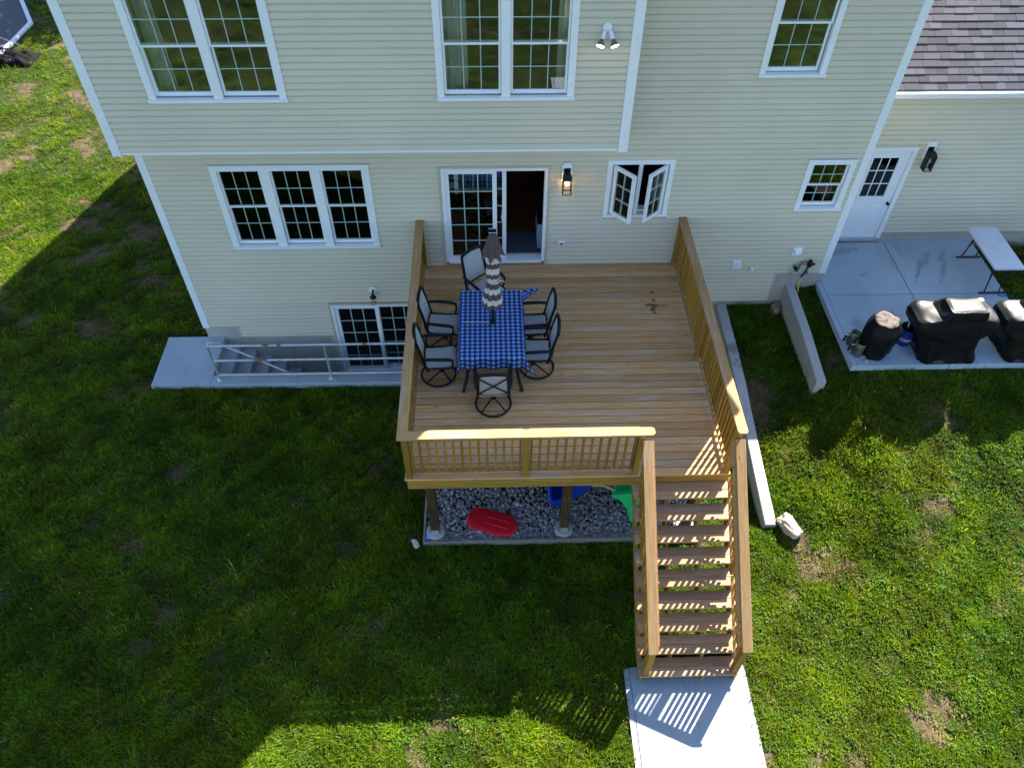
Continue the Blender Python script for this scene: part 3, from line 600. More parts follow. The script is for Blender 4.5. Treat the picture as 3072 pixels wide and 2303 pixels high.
for r_ in range(15):
    x = 6.365 + .11 * (r_ % 3); first = True
    while x < 10.8:
        w = pick.choice((.17, .21, .25, .29, .33)); q = pick.choice((0, .004))
        if (w, q) not in tabs:
            tabs[w, q] = MB().add([(0, -.01, 0), (w - .004, -.01, 0), (w - .004, .165, -.004), (0, .165, -.004), (0, -.01, .012 + q), (w - .004, -.01, .012 + q), (w - .004, .165, .001), (0, .165, .001)], [(0, 3, 2, 1), (4, 5, 6, 7), (0, 1, 5, 4), (1, 2, 6, 5), (2, 3, 7, 6), (3, 0, 4, 7)]).mesh('shingle')
        s_ = r_ * .141
        put('shingle', tabs[w, q], 'shingle', roof, (x, EY - .02 + s_ * math.cos(SL), EZ - .008 + s_ * math.sin(SL) + .006), (SL, 0, 0)); x += w
gp = [(EY - .005, EZ - .02), (EY - .125, EZ - .02), (EY - .135, EZ - .03), (EY - .125, EZ - .045), (EY - .105, EZ - .12), (EY - .005, EZ - .13), (EY - .01, EZ - .12), (EY - .095, EZ - .105), (EY - .112, EZ - .05), (EY - .012, EZ - .045)]
part('gutter', MB().prism([(EY - .005, EZ - .03), (EY - .10, EZ - .03), (EY - .11, EZ - .02), (EY - .125, EZ - .02), (EY - .125, EZ - .05), (EY - .10, EZ - .13), (EY - .005, EZ - .13)], 0, 6.372, 13.5), 'gutter_white', garage)
part('soffit', MB().box(6.372, 13.4, EY - .004, GY + .015, EZ - .17, EZ - .145), 'trim_white', garage)
# garage door
gd = part('door', MB().box(GD[0] + .09, GD[1] - .09, GY + .0, GY + .045, GD[2] + .03, .56).box(GD[0] + .09, 7.10, GY, GY + .045, .56, 1.42).box(7.59, GD[1] - .09, GY, GY + .045, .56, 1.42).box(GD[0] + .09, GD[1] - .09, GY, GY + .045, 1.42, GD[3] - .08), 'trim_white', garage)
part('door_casing', MB().box(GD[0], GD[0] + .085, GY - .03, GY + .015, GD[2], GD[3]).box(GD[1] - .085, GD[1], GY - .03, GY + .015, GD[2], GD[3]).box(GD[0] + .085, GD[1] - .085, GY - .031, GY + .015, GD[3] - .08, GD[3]), 'trim_white', gd)
part('threshold', MB().box(GD[0], GD[1] - .02, GY - .05, GY + .04, GD[2] - .03, GD[2] + .028), 'galvanised', gd)
part('step', MB().box(GD[0] - .02, GD[1] - .0, GY - .04, GY + .03, -.54, GD[2] - .032), 'timber_grey', gd)
part('pane', MB().box(7.10, 7.59, GY + .018, GY + .026, .56, 1.42), 'glass', gd)
part('light_frame', MB().box(7.07, 7.105, GY - .008, GY - .0005, .53, 1.45).box(7.585, 7.62, GY - .008, GY - .0005, .53, 1.45).box(7.105, 7.585, GY - .008, GY - .0005, 1.415, 1.45).box(7.105, 7.585, GY - .008, GY - .0005, .53, .565), 'trim_white', gd)
for i in (1, 2):
    board('muntin', 7.10 + .163 * i - .008, 7.10 + .163 * i + .008, GY + .008, GY + .016, .565, 1.415, 'trim_white', gd, 0); board('muntin', 7.105, 7.585, GY + .006, GY + .015, .56 + .287 * i - .008, .56 + .287 * i + .008, 'trim_white', gd, 0)
part('notice', MB().box(7.28, 7.55, GY + .03, GY + .034, 1.03, 1.11), 'room_wall', gd)
for a, b_ in ((7.05, 7.28), (7.41, 7.64)):
    part('panel', MB().loft([[(a + k, y, -.20 + k), (b_ - k, y, -.20 + k), (b_ - k, y, .36 - k), (a + k, y, .36 - k)] for k, y in ((0, GY - .001), (.012, GY - .008), (.03, GY - .003), (.05, GY - .007))]), 'trim_white', gd)
part('door_handle', MB().tube([(7.71, GY - .001, .42), (7.71, GY - .04, .42), (7.71, GY - .045, .42), (7.71, GY - .075, .42)], [.02, .014, .032, .026], 12), 'metal_black', gd, 40)
part('room_back', MB().box(6.4, 9, 4.0, 4.1, -.6, 2.7), 'room_dark', garage)

# ------------------------------------------------------------------ patio, walkway, driveway
PZ = -.53
patio = structure(bpy.data.objects.new('patio', None)); col.objects.link(patio); patio.location = (8, -.5, PZ)
xe = [6.26, 7.985, 9.79, 11.2]; ye = [-2.22, -.40, 1.23]
for i in range(3):
    for j in range(2):
        if i == 2 and j == 1: continue
        x0, x1 = xe[i] + (.007 if i else .1), xe[i + 1] - .007; y0, y1 = ye[j] + (.007 if j else 0), ye[j + 1] - (.007 if j == 0 else 0)
        if i == 2: y1 = -.75
        part('slab', MB().box(x0, x1, y0, y1, PZ - .13, PZ, .006), 'patio_concrete', patio)
part('slab_edge', MB().box(6.26, 6.353, -2.22, -.01, PZ - .131, PZ - .001), 'patio_concrete', patio)
part('slab_bed', MB().box(6.27, 11.1, -2.2, 1.22, PZ - .14, PZ - .03), 'foundation_concrete', patio) if False else None
part('joint', MB().box(6.30, 9.78, -.405, -.395, PZ - .12, PZ - .02).box(7.98, 7.99, -2.2, 1.2, PZ - .12, PZ - .019), 'black_inside', patio)
walk = structure(part('walkway', MB().box(1.915, 3.61, -12.0, -6.89, -2.05, -1.9, .008), 'concrete'))
part('slab_edge', MB().box(1.83, 1.909, -12.0, -6.9, -2.05, -1.902), 'concrete', walk)
drive_pts = [(-15.88, 16.41), (-14.86, 14.57), (-14.96, 12.76), (-15.3, 11.5), (-30, 11.0), (-30, 40), (-24, 40)]
dr = structure(part('driveway', MB().prism(drive_pts, 2, -1.93, -1.865), 'asphalt'))
def strip(pts, w): 
    mb = MB(); P = [Vector((*p, 0)) for p in pts]; out = []
    for i, p in enumerate(P):
        d = (P[min(i + 1, len(P) - 1)] - P[max(i - 1, 0)]).normalized(); nrm = Vector((-d.y, d.x, 0)); out.append((p, p + nrm * w))
    for (a, b_), (c, d) in zip(out[:-1], out[1:]):
        mb.add([(a.x, a.y, -1.93), (c.x, c.y, -1.93), (d.x, d.y, -1.93), (b_.x, b_.y, -1.93), (a.x, a.y, -1.845), (c.x, c.y, -1.845), (d.x, d.y, -1.845), (b_.x, b_.y, -1.845)], [(4, 5, 6, 7), (0, 1, 5, 4), (1, 2, 6, 5), (2, 3, 7, 6), (3, 0, 4, 7)])
    return mb
part('kerb', strip([(-24, 40), (-15.88, 16.41), (-14.86, 14.57), (-14.96, 12.76), (-15.3, 11.5)], .13), 'kerb_white', dr)

# ------------------------------------------------------------------ areaway stairwell on the left
area = thing('areaway', (-3.5, -.6, -1.9), 'concrete basement stairwell with landing slab left of the deck', 'stairwell')
part('landing_slab', MB().box(-6.55, -5.42, -1.29, .01, -2.2, -1.80, .01), 'areaway_concrete', area)
part('retaining_wall', MB().box(-5.419, -1.0, -1.29, -1.04, -3.3, -1.803, .01), 'areaway_concrete', area)
part('end_wall', MB().box(-1.25, -1.0, -1.039, .02, -3.3, -1.80), 'areaway_concrete', area)
part('floor', MB().box(-5.4, -1.26, -1.039, .025, -3.3, -2.97), 'areaway_concrete', area)
part('landing_face', MB().box(-5.7, -5.43, -1.03, .02, -3.2, -2.21), 'areaway_concrete', area)
for k in range(5): part('step', MB().box(-5.428 + .272 * k, -5.158 + .272 * k, -1.038, .024, -2.969, -1.80 - .194 * (k + 1), .008), 'areaway_concrete', area)
pr = thing('pipe_railing', (-3.5, -1.15, -1.8), 'rusty galvanised pipe railing along the basement stairwell', 'railing')
for z in (-.895, -1.285, -1.68): part('rail', MB().tube([(-5.265, -1.15, z), (-1.30, -1.15, z)], .024, 10), 'galvanised', pr, 40)
for x in (-5.265, -3.13, -1.36):
    part('post', MB().tube([(x, -1.15, -1.802), (x, -1.15, -.89)], .023, 10), 'galvanised', pr, 40); part('flange', MB().lathe([(.06, -1.803), (.05, -1.79), (.028, -1.775)], 14, x, -1.15), 'galvanised', pr, 40)
part('hand_rail', MB().tube([(-5.265, -1.15, -.90), (-5.24, -1.09, -.86), (-5.1, -1.07, -.90), (-4.7, -1.07, -1.17), (-3.62, -1.07, -1.98)], .022, 10), 'galvanised', pr, 40)
for x0, x1, z in ((-4.28, -4.1, -.893), (-4.0, -3.9, -.893), (-4.55, -4.2, -1.283), (-2.45, -2.3, -.894)): part('rust_patch', MB().tube([(x0, -1.1515, z + .001), ((x0 + x1) / 2, -1.1515, z + .001), (x1, -1.1515, z + .001)], [.020, .0245, .020], 9), 'rust', pr, 40)

# ------------------------------------------------------------------ retaining walls and rocks
def ret_wall(x0, x1, tops, bottoms, label):
    rings = [[(x0, y, b_), (x1, y, b_), (x1, y, t_ - .012), (x1 - .012, y, t_), (x0 + .012, y, t_), (x0, y, t_ - .012)] for y, t_, b_ in zip(*zip(*[(y, t_) for y, t_ in tops]), bottoms)]
    tag(part('retaining_wall', MB().loft(rings), 'wall_concrete'), label, 'wall', 'concrete retaining walls')
ret_wall(4.43, 4.62, [(.02, -1.085), (-1.2, -1.17), (-1.95, -1.25), (-2.6, -1.38), (-3.6, -1.55), (-4.65, -1.71)], [-2.3] * 6, 'longer concrete retaining wall beside the deck stairs, sunlit at its end')
ret_wall(5.68, 5.855, [(.02, -.60), (-1.2, -.66), (-2.34, -.80)], [-1.6] * 3, 'shorter concrete retaining wall between deck and patio')
def rock(name, c, size, seed, mat, label, rotz=0, cat='rock', group=None):
    bm = bmesh.new(); bmesh.ops.create_icosphere(bm, subdivisions=3, radius=1)
    for v in bm.verts:
        n = mnoise.noise(v.co * 1.1 + Vector((seed * 7.3, seed, 0))) * .55 + mnoise.noise(v.co * 3 + Vector((seed, 3, 1))) * .16
        q = v.co.copy(); q *= 1 + n; q = Vector((max(-.8, min(.8, q.x)), max(-.85, min(.8, q.y)), max(-.7, min(.75, q.z)))); v.co = Vector((q.x * size[0], q.y * size[1], q.z * size[2]))
    me = bpy.data.meshes.new(name); bm.to_mesh(me); bm.free()
    for p in me.polygons: p.use_smooth = True
    me.set_sharp_from_angle(angle=R(28))
    return tag(put(name, me, mat, None, c, (0, 0, rotz)), label, cat, group)
rock('rock', (4.80, -4.72, -1.66), (.13, .27, .15), 4, 'rock_tan', 'angular pale rock leaning at the end of the longer retaining wall', R(28))
rock('rock', (5.56, -.16, -1.08), (.09, .17, .12), 2, 'rock', 'brown rock wedged beside the shorter retaining wall and foundation', R(-8))
rock('rock', (-1.32, -4.80, -1.84), (.055, .10, .05), 6, 'rock_tan', 'small white rock in the grass left of the gravel bed', R(25))

# ------------------------------------------------------------------ gravel bed
bed = structure(part('gravel_bed', MB().box(-1.15, 3.34, -4.76, -1.3, -2.0, -1.868), 'soil'))
def stones(n):
    bx = np.array([[-1, -1, -1], [1, -1, -1], [1, 1, -1], [-1, 1, -1], [-1, -1, 1], [1, -1, 1], [1, 1, 1], [-1, 1, 1]], float)
    c = np.stack([rng.uniform(-1.14, 3.33, n), -4.755 + 1.9 * rng.random(n) ** 1.5, rng.uniform(-1.872, -1.845, n)], -1)
    V = bx[None] * rng.uniform(.5, 1.15, (n, 8, 3)) * (rng.uniform(.012, .027, (n, 1, 1)) * rng.uniform(.7, 1.3, (n, 1, 3)))
    a, b_, g = [rng.uniform(0, 6.28, n) for _ in range(3)]
    ca, sa, cb, sb, cg, sg = np.cos(a), np.sin(a), np.cos(b_), np.sin(b_), np.cos(g), np.sin(g)
    RM = np.stack([np.stack([ca * cb, ca * sb * sg - sa * cg, ca * sb * cg + sa * sg], -1), np.stack([sa * cb, sa * sb * sg + ca * cg, sa * sb * cg - ca * sg], -1), np.stack([-sb, cb * sg, cb * cg], -1)], -2)
    V = np.einsum('nij,nkj->nki', RM, V) + c[:, None]
    F = np.array([[0, 3, 2, 1], [4, 5, 6, 7], [0, 1, 5, 4], [1, 2, 6, 5], [2, 3, 7, 6], [3, 0, 4, 7]])
    return V.reshape(-1, 3), (F[None] + 8 * np.arange(n)[:, None, None]).reshape(-1, 4)
SV, SF = stones(8500)
def fast_mesh(name, V, F, k):
    me = bpy.data.meshes.new(name); me.vertices.add(len(V)); me.vertices.foreach_set('co', V.astype(np.float32).ravel())
    me.loops.add(F.size); me.loops.foreach_set('vertex_index', F.astype(np.int32).ravel()); me.polygons.add(len(F)); me.polygons.foreach_set('loop_start', np.arange(0, F.size, k, dtype=np.int32))
    me.update(calc_edges=True); return me
so = put('gravel_stones', fast_mesh('gravel_stones', SV, SF, 4), 'gravel', bed, (0, 0, 0)); so.location = -Vector(bed.location); so['kind'] = 'stuff'
part('edging_timber', MB().box(-1.20, 3.36, -4.805, -4.765, -2.0, -1.80, .006), 'timber_grey', bed); part('edging_timber', MB().box(-1.20, -1.16, -4.764, -1.3, -2.0, -1.81, .006), 'timber_grey', bed)

# ------------------------------------------------------------------ deck
deck = thing('deck', (1.05, -2.4, -1.85), 'brown wooden deck with baluster railings behind the house', 'deck')
DX0, DX1 = -1.32, 3.45
BW = .1427
for k in range(34):
    y1 = -.005 - (0 if k == 0 else .105 + BW * (k - 1)); y0 = -.11 - BW * k if k == 0 else y1 - BW
    if k == 0: y1, y0 = -.002, -.108
    else: y1 = -.108 - BW * (k - 1); y0 = y1 - BW
    o = board('deck_board', DX0, DX1, y0 + .0055, y1 - .0055, -.028 + random.uniform(-.001, 0), random.uniform(-.0015, .0015), 'deck_wood', deck, .003)
yF = -.108 - BW * 33
part('rim_board', MB().box(DX0 + .03, DX1 - .02, yF + .015, yF + .052, -.25, -.03, .004), 'rim_wood', deck); part('rim_board', MB().box(DX0 + .015, DX0 + .052, yF + .053, 0, -.25, -.03, .004), 'rim_wood', deck); part('rim_board', MB().box(DX1 - .05, DX1 - .012, yF + .053, 0, -.25, -.03, .004), 'rim_wood', deck)
for i in range(9): board('joist', DX0 + .35 + .5 * i, DX0 + .388 + .5 * i, yF + .054, -.01, -.25, -.031, 'rim_wood', deck, 0)
part('beam', MB().box(DX0 + .1, DX1 - .1, -4.64, -4.55, -.47, -.251, .004), 'rim_wood', deck)
for x in (-1.0, 1.11, 3.12):
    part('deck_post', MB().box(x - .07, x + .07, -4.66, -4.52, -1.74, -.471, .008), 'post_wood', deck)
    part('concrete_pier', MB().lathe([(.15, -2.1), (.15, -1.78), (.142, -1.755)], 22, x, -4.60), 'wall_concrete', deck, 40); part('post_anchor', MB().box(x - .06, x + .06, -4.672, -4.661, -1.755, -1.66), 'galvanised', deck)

BAL = MB().add([(-.0175, -.0175, -.43), (.0175, -.0175, -.46), (.0175, .0175, -.46), (-.0175, .0175, -.43), (-.0175, -.0175, .46), (.0175, -.0175, .46), (.0175, .0175, .46), (-.0175, .0175, .46)], [(0, 3, 2, 1), (4, 5, 6, 7), (0, 1, 5, 4), (1, 2, 6, 5), (2, 3, 7, 6), (3, 0, 4, 7)]).mesh('baluster')
def rail_empty(name, loc):
    o = bpy.data.objects.new(name, None); col.objects.link(o); o.parent = deck; o.location = Vector(loc) - wloc(deck); return o
CZ = 1.0   # underside of caps
# left railing: posts and rails along y, balusters on the outer face
def side_railing(xin, out, label):
    rl = rail_empty('railing', (xin, -2.4, 0)); rl['label'] = label
    s = out                                           # +1 outwards is +x
    def bx(a, b_): return (min(a, b_), max(a, b_))
    p0, p1 = bx(xin, xin + s * .089)
    for y in (-.06, -2.46, yF + .07):
        board('post', p0, p1, y - .045, y + .045, .001, CZ - .001, 'baluster_wood', rl, .005)
    r0, r1 = bx(xin + s * .02, xin + s * .058)
    for ya, yb in ((-.106, -2.414), (-2.506, yF + .116)):
        board('bottom_rail', r0, r1, yb, ya, .065, .105, 'rail_wood', rl, .004); board('top_rail', r0, r1, yb, ya, CZ - .09, CZ - .001, 'rail_wood', rl, .004)
        n = max(2, round((ya - yb - .06) / .128)); b0, b1 = bx(xin + s * .0585, xin + s * .0935)
        for i in range(n + 1):
            y = ya - .03 - (ya - yb - .06) * i / n; put('baluster', BAL, 'baluster_wood', rl, ((b0 + b1) / 2, y, .515), (0, 0, R(random.uniform(-2, 2))))
    return rl
rl = side_railing(-1.205, -1, 'left deck railing'); c0, c1 = -1.333, -1.19
part('cap', MB().add([(c0, -.005, CZ), (c1, -.005, CZ), (c1, -4.725, CZ), (c0, -4.862, CZ), (c0, -.005, CZ + .037), (c1, -.005, CZ + .037), (c1, -4.725, CZ + .037), (c0, -4.862, CZ + .037)], [(0, 1, 2, 3), (7, 6, 5, 4), (0, 4, 5, 1), (1, 5, 6, 2), (2, 6, 7, 3), (3, 7, 4, 0)]), 'cap_wood_y' if 'cap_wood_y' in MAT else 'rail_wood', rl)
rr = side_railing(3.345, 1, 'right deck railing'); part('cap', MB().prism([(3.325, -.005), (3.465, -.005), (3.465, -4.83), (3.44, -4.865), (3.35, -4.865), (3.325, -4.83)], 2, CZ, CZ + .037), 'cap_wood_y', rr)
fr_ = rail_empty('railing', (.4, -4.8, 0)); fr_['label'] = 'front deck railing'
yi = yF + .115
board('post', .39, .479, yi - .09, yi - .001, .001, CZ - .001, 'baluster_wood', fr_, .005); board('post', 2.0, 2.089, yi - .09, yi - .001, .001, CZ - .001, 'baluster_wood', fr_, .005)
for xa, xb in ((-1.204, .389), (.48, 1.999)):
    board('bottom_rail', xa, xb, yi - .018, yi + .02, .065, .105, 'rail_wood', fr_, .004); board('top_rail', xa, xb, yi - .018, yi + .02, CZ - .09, CZ - .001, 'rail_wood', fr_, .004)
    n = round((xb - xa - .06) / .122)
    for i in range(n + 1): put('baluster', BAL, 'baluster_wood', fr_, (xa + .03 + (xb - xa - .06) * i / n, yi - .0365, .515), (0, 0, R(90 + random.uniform(-2, 2))))
part('cap', MB().add([(-1.333, -4.864, CZ), (-1.19, -4.727, CZ), (2.155, -4.727, CZ), (2.19, -4.755, CZ), (2.19, -4.835, CZ), (2.155, -4.864, CZ)] + [(-1.333, -4.864, CZ + .037), (-1.19, -4.727, CZ + .037), (2.155, -4.727, CZ + .037), (2.19, -4.755, CZ + .037), (2.19, -4.835, CZ + .037), (2.155, -4.864, CZ + .037)],
     [(0, 1, 2, 3, 4, 5), (11, 10, 9, 8, 7, 6)] + [(i, (i + 1) % 6, (i + 1) % 6 + 6, i + 6) for i in range(6)]), 'cap_wood', fr_)
tag(part('string_loop', MB().tube([(1.735 + .03 * math.cos(a), yi - .036 + .028 * math.sin(a), .10 + .01 * math.cos(2 * a)) for a in np.linspace(0, 6.28, 14)[:-1]], .004, 6, closed=True), 'string_white', None, 60), 'white string looped round a front railing baluster', 'string')

# ------------------------------------------------------------------ stairs
st = thing('staircase', (2.73, -6.0, -1.9), 'open riser wooden staircase from the deck down to the walkway', 'staircase')
RUN, RISE = .2525, .19
for k in range(1, 10):
    yf = -5.09 - RUN * (k - 1); z = -RISE * k
    for a, b_ in ((yf, yf + .1385), (yf + .1425, yf + .281)): board('tread_board', 2.015, 3.455, a, b_, z - .032, z + random.uniform(-.001, .001), 'tread_wood', st, .005)
def stringer(x, outer):
    pts = []; y0 = -4.83
    top = [(y0, -.05)]
    for k in range(1, 10):
        yf = -5.09 - RUN * (k - 1) + .02; z = -RISE * k - .033
        top += [(yf + RUN, z), (yf, z)]
    top += [(-5.09 - RUN * 8 + .02, -1.899), (-6.75, -1.899), (y0, -.33)]
    # remove duplicates on the first riser
    return MB().prism([(a, b_) for a, b_ in top[1:]], 0, x - .019, x + .019)
for x in (2.05, 2.50, 2.96, 3.42): part('stringer', stringer(x, True), 'rim_wood', st)
part('riser_board', MB().box(2.03, 3.44, -7.075, -7.048, -1.80, -1.742, .003), 'rim_wood', st)
def stair_railing(x0, side, label):
    """x0 inner face of the posts; side +1 = balusters on +x"""
    rl = bpy.data.objects.new('railing', None); col.objects.link(rl); rl.parent = st; rl.location = Vector((x0, -5.9, 0)) - wloc(st); rl['label'] = label
    s = side; bx = lambda a, b_: (min(a, b_), max(a, b_))
    ya, yb = -4.83, -7.10
    zc = lambda y: .86 + (y + 4.80) * .79                                    # underside of the cap
    sl = math.atan(.79)
    p0, p1 = bx(x0, x0 + s * .089)
    for y in (-5.99, -7.04):
        zb = -RISE * 5 if y > -6.5 else -RISE * 9; zb = -.76 if y > -6.5 else -1.709
        part('post', MB().prism([(y - .045, zb + .0), (y + .045, zb + .0), (y + .045, zc(y + .045) - .002), (y - .045, zc(y - .045) - .002)], 0, p0, p1), 'baluster_wood', rl)
    def bar(name, xa, xb, za, zb_, y0, y1, mat):
        part(name, MB().prism([(y0, zc(y0) + za), (y0, zc(y0) + zb_), (y1, zc(y1) + zb_), (y1, zc(y1) + za)], 0, xa, xb), mat, rl)
    # cap as a tilted plank
    c0, c1 = bx(x0 - s * .02, x0 + s * .118); L = (ya - yb) / math.cos(sl); key = ('cap', round(L, 3))
    ym = (ya + yb) / 2
    me = MB().box(-L / 2, L / 2, -(c1 - c0) / 2, (c1 - c0) / 2, -.0185, .0185, .004).mesh('cap')
    o = put('cap', me, 'cap_wood', rl, ((c0 + c1) / 2, ym, zc(ym) + .024), None); o.rotation_euler = Matrix.Rotation(sl, 4, 'X').to_3x3().__matmul__(Matrix.Rotation(R(90), 3, 'Z')).to_euler()
    i0, i1 = bx(x0 - s * .05, x0 - s * .012)
    bar('top_rail', i0, i1, -.10, -.012, ya + .02, yb + .10, 'rail_wood')
    r0, r1 = bx(x0 + s * .018, x0 + s * .055); 
    for a, b_ in ((-4.93, -5.94), (-6.04, -6.99)): bar('bottom_rail', r0, r1, -.70, -.655, a, b_, 'rail_wood')
    b0, b1 = bx(x0 + s * .0555, x0 + s * .0905); y = -4.97
    while y > -6.98:
        if abs(y + 5.99) > .08:
            part('baluster', MB().prism([(y - .0175, zc(y) - .76), (y + .0175, zc(y) - .74), (y + .0175, zc(y) - .004), (y - .0175, zc(y) - .018)], 0, b0, b1), 'baluster_wood', rl)
        y -= .118
    return rl
stair_railing(2.155, -1, 'left stair railing'); stair_railing(3.345, 1, 'right stair railing')

# ------------------------------------------------------------------ dining set
def make_chair():
    t_ = bpy.data.objects.new('patio_chair', None); col.objects.link(t_); t_.empty_display_size = .2
    def P(name, mb, mat, sm=50):
        a = np.array(mb.v); c = (a.min(0) + a.max(0)) / 2; mb.v = [tuple(x) for x in (a - c)]
        return put(name, mb.mesh(name, sm), mat, t_, tuple(c), None, True)
    def sheet(rows, th=.008):
        nr = len(rows); nc = len(rows[0]); mb = MB(); vs = [v for r in rows for v in r]
        dn = [(v[0] - .003, v[1], v[2] - th) for v in vs]
        fs = [(i * nc + j, i * nc + j + 1, (i + 1) * nc + j + 1, (i + 1) * nc + j) for i in range(nr - 1) for j in range(nc - 1)]
        n = len(vs); fs2 = [tuple(reversed([k + n for k in f])) for f in fs]
        edge = [(j, j + 1) for j in range(nc - 1)] + [((nr - 1) * nc + j + 1, (nr - 1) * nc + j) for j in range(nc - 1)] + [((i + 1) * nc, i * nc) for i in range(nr - 1)] + [(i * nc + nc - 1, (i + 1) * nc + nc - 1) for i in range(nr - 1)]
        return mb.add(vs + dn, fs + fs2 + [(a, a + n, b_ + n, b_) for a, b_ in edge])
    ysn = np.linspace(-.225, .225, 7)
    seat_prof = [(-.17, .405), (-.05, .39), (.1, .395), (.22, .41), (.275, .405), (.30, .37)]
    P('seat_sling', sheet([[(x, y, z - .014 * (1 - (y / .225) ** 2)) for y in ysn] for x, z in seat_prof]), 'sling')
    back_prof = [(-.185, .45), (-.21, .6), (-.245, .78), (-.285, .94), (-.305, 1.0)]
    P('back_sling', sheet([[(x - .022 * (1 - (y / .22) ** 2), y, z + (.035 * (1 - (y / .22) ** 2) if i == len(back_prof) - 1 else 0)) for y in ysn * .96] for i, (x, z) in enumerate(back_prof)]), 'sling')
    for s in (-1, 1):
        P('seat_rail', MB().tube([(-.19, s * .24, .41), (.1, s * .24, .40), (.25, s * .24, .41), (.295, s * .24, .38)], .016, 8), 'metal_black')
        P('back_upright', MB().tube([(-.15, s * .24, .36), (-.19, s * .235, .47), (-.215, s * .23, .61), (-.25, s * .225, .79), (-.30, s * .215, .995)], .024, 8), 'metal_black')
        P('arm', MB().tube([(-.225, s * .255, .64), (-.1, s * .27, .645), (.05, s * .275, .635), (.17, s * .275, .625), (.235, s * .272, .60), (.24, s * .262, .50), (.22, s * .245, .40)], [.022, .026, .028, .028, .024, .018, .018], 8), 'metal_black')
    P('back_top', MB().tube([(-.30, -.215, .995), (-.312, -.14, 1.02), (-.318, 0, 1.033), (-.312, .14, 1.02), (-.30, .215, .995)], .028, 8), 'metal_black')
    P('back_bottom', MB().tube([(-.19, -.235, .47), (-.205, 0, .465), (-.19, .235, .47)], .015, 8), 'metal_black')
    P('cross_brace', MB().tube([(-.225, -.228, .50), (-.28, 0, .73), (-.325, .215, .95)], .011, 6).tube([(-.225, .228, .50), (-.285, 0, .732), (-.325, -.215, .95)], .011, 6), 'metal_black')
    P('seat_crossbar', MB().tube([(-.05, -.235, .365), (-.02, 0, .335), (-.05, .235, .365)], .012, 8).tube([(.17, -.235, .365), (.15, 0, .335), (.17, .235, .365)], .012, 8), 'metal_black')
    P('swivel_post', MB().lathe([(.05, .335), (.05, .30), (.032, .295), (.032, .12), (.045, .09)], 14, .06, 0), 'metal_black')
    P('base_ring', MB().tube([(.0 + .275 * math.cos(a), .275 * math.sin(a), .022) for a in np.linspace(0, 2 * math.pi, 41)[:-1]], .017, 8, closed=True), 'metal_black')
    for a in (45, 135, 225, 315): P('base_spoke', MB().tube([(.06, 0, .105), (.06 * .4 + .15 * math.cos(R(a)), .15 * math.sin(R(a)), .07), (.272 * math.cos(R(a)), .272 * math.sin(R(a)), .025)], .013, 8), 'metal_black')
    return t_
chair0 = make_chair()
def dup_thing(o):
    c = o.copy(); col.objects.link(c)
    for ch in o.children:
        k = ch.copy(); col.objects.link(k); k.parent = c
    return c
spots = [(-.895, -2.76, 4, 'swivel patio chair at the table, left side nearest the front railing'), (-.865, -1.99, -4, 'swivel patio chair at the table, left side nearer the house'),
         (.705, -2.63, 178, 'swivel patio chair at the table, right side nearer the front railing'), (.685, -2.04, 181, 'swivel patio chair at the table, right side nearer the house'),
         (-.015, -3.40, 91, 'swivel patio chair with its crossed back to the front railing'), (-.15, -1.10, -48, 'patio chair turned askew at the house end of the table')]
for i, (x, y, a, lab) in enumerate(spots):
    c = chair0 if i == 0 else dup_thing(chair0)
    c.location = (x, y, .006); c.rotation_euler = (0, 0, R(a)); tag(c, lab, 'chair', 'patio chairs round the dining table')
tb = thing('dining_table', (-.02, -2.31, 0), 'black outdoor dining table hidden under the checked cloth', 'table')
part('table_top', MB().box(-.49, .45, -3.04, -1.58, .695, .728, .01), 'metal_black', tb)
for sx in (-1, 1):
    for sy in (-1, 1):
        x, y = -.02 + sx * .36, -2.31 + sy * .62
        part('leg', MB().tube([(x, y, .69), (x + sx * .01, y + sy * .02, .45), (x + sx * .05, y + sy * .10, .2), (x + sx * .11, y + sy * .22, .006)], .028, 8), 'metal_black', tb, 40)
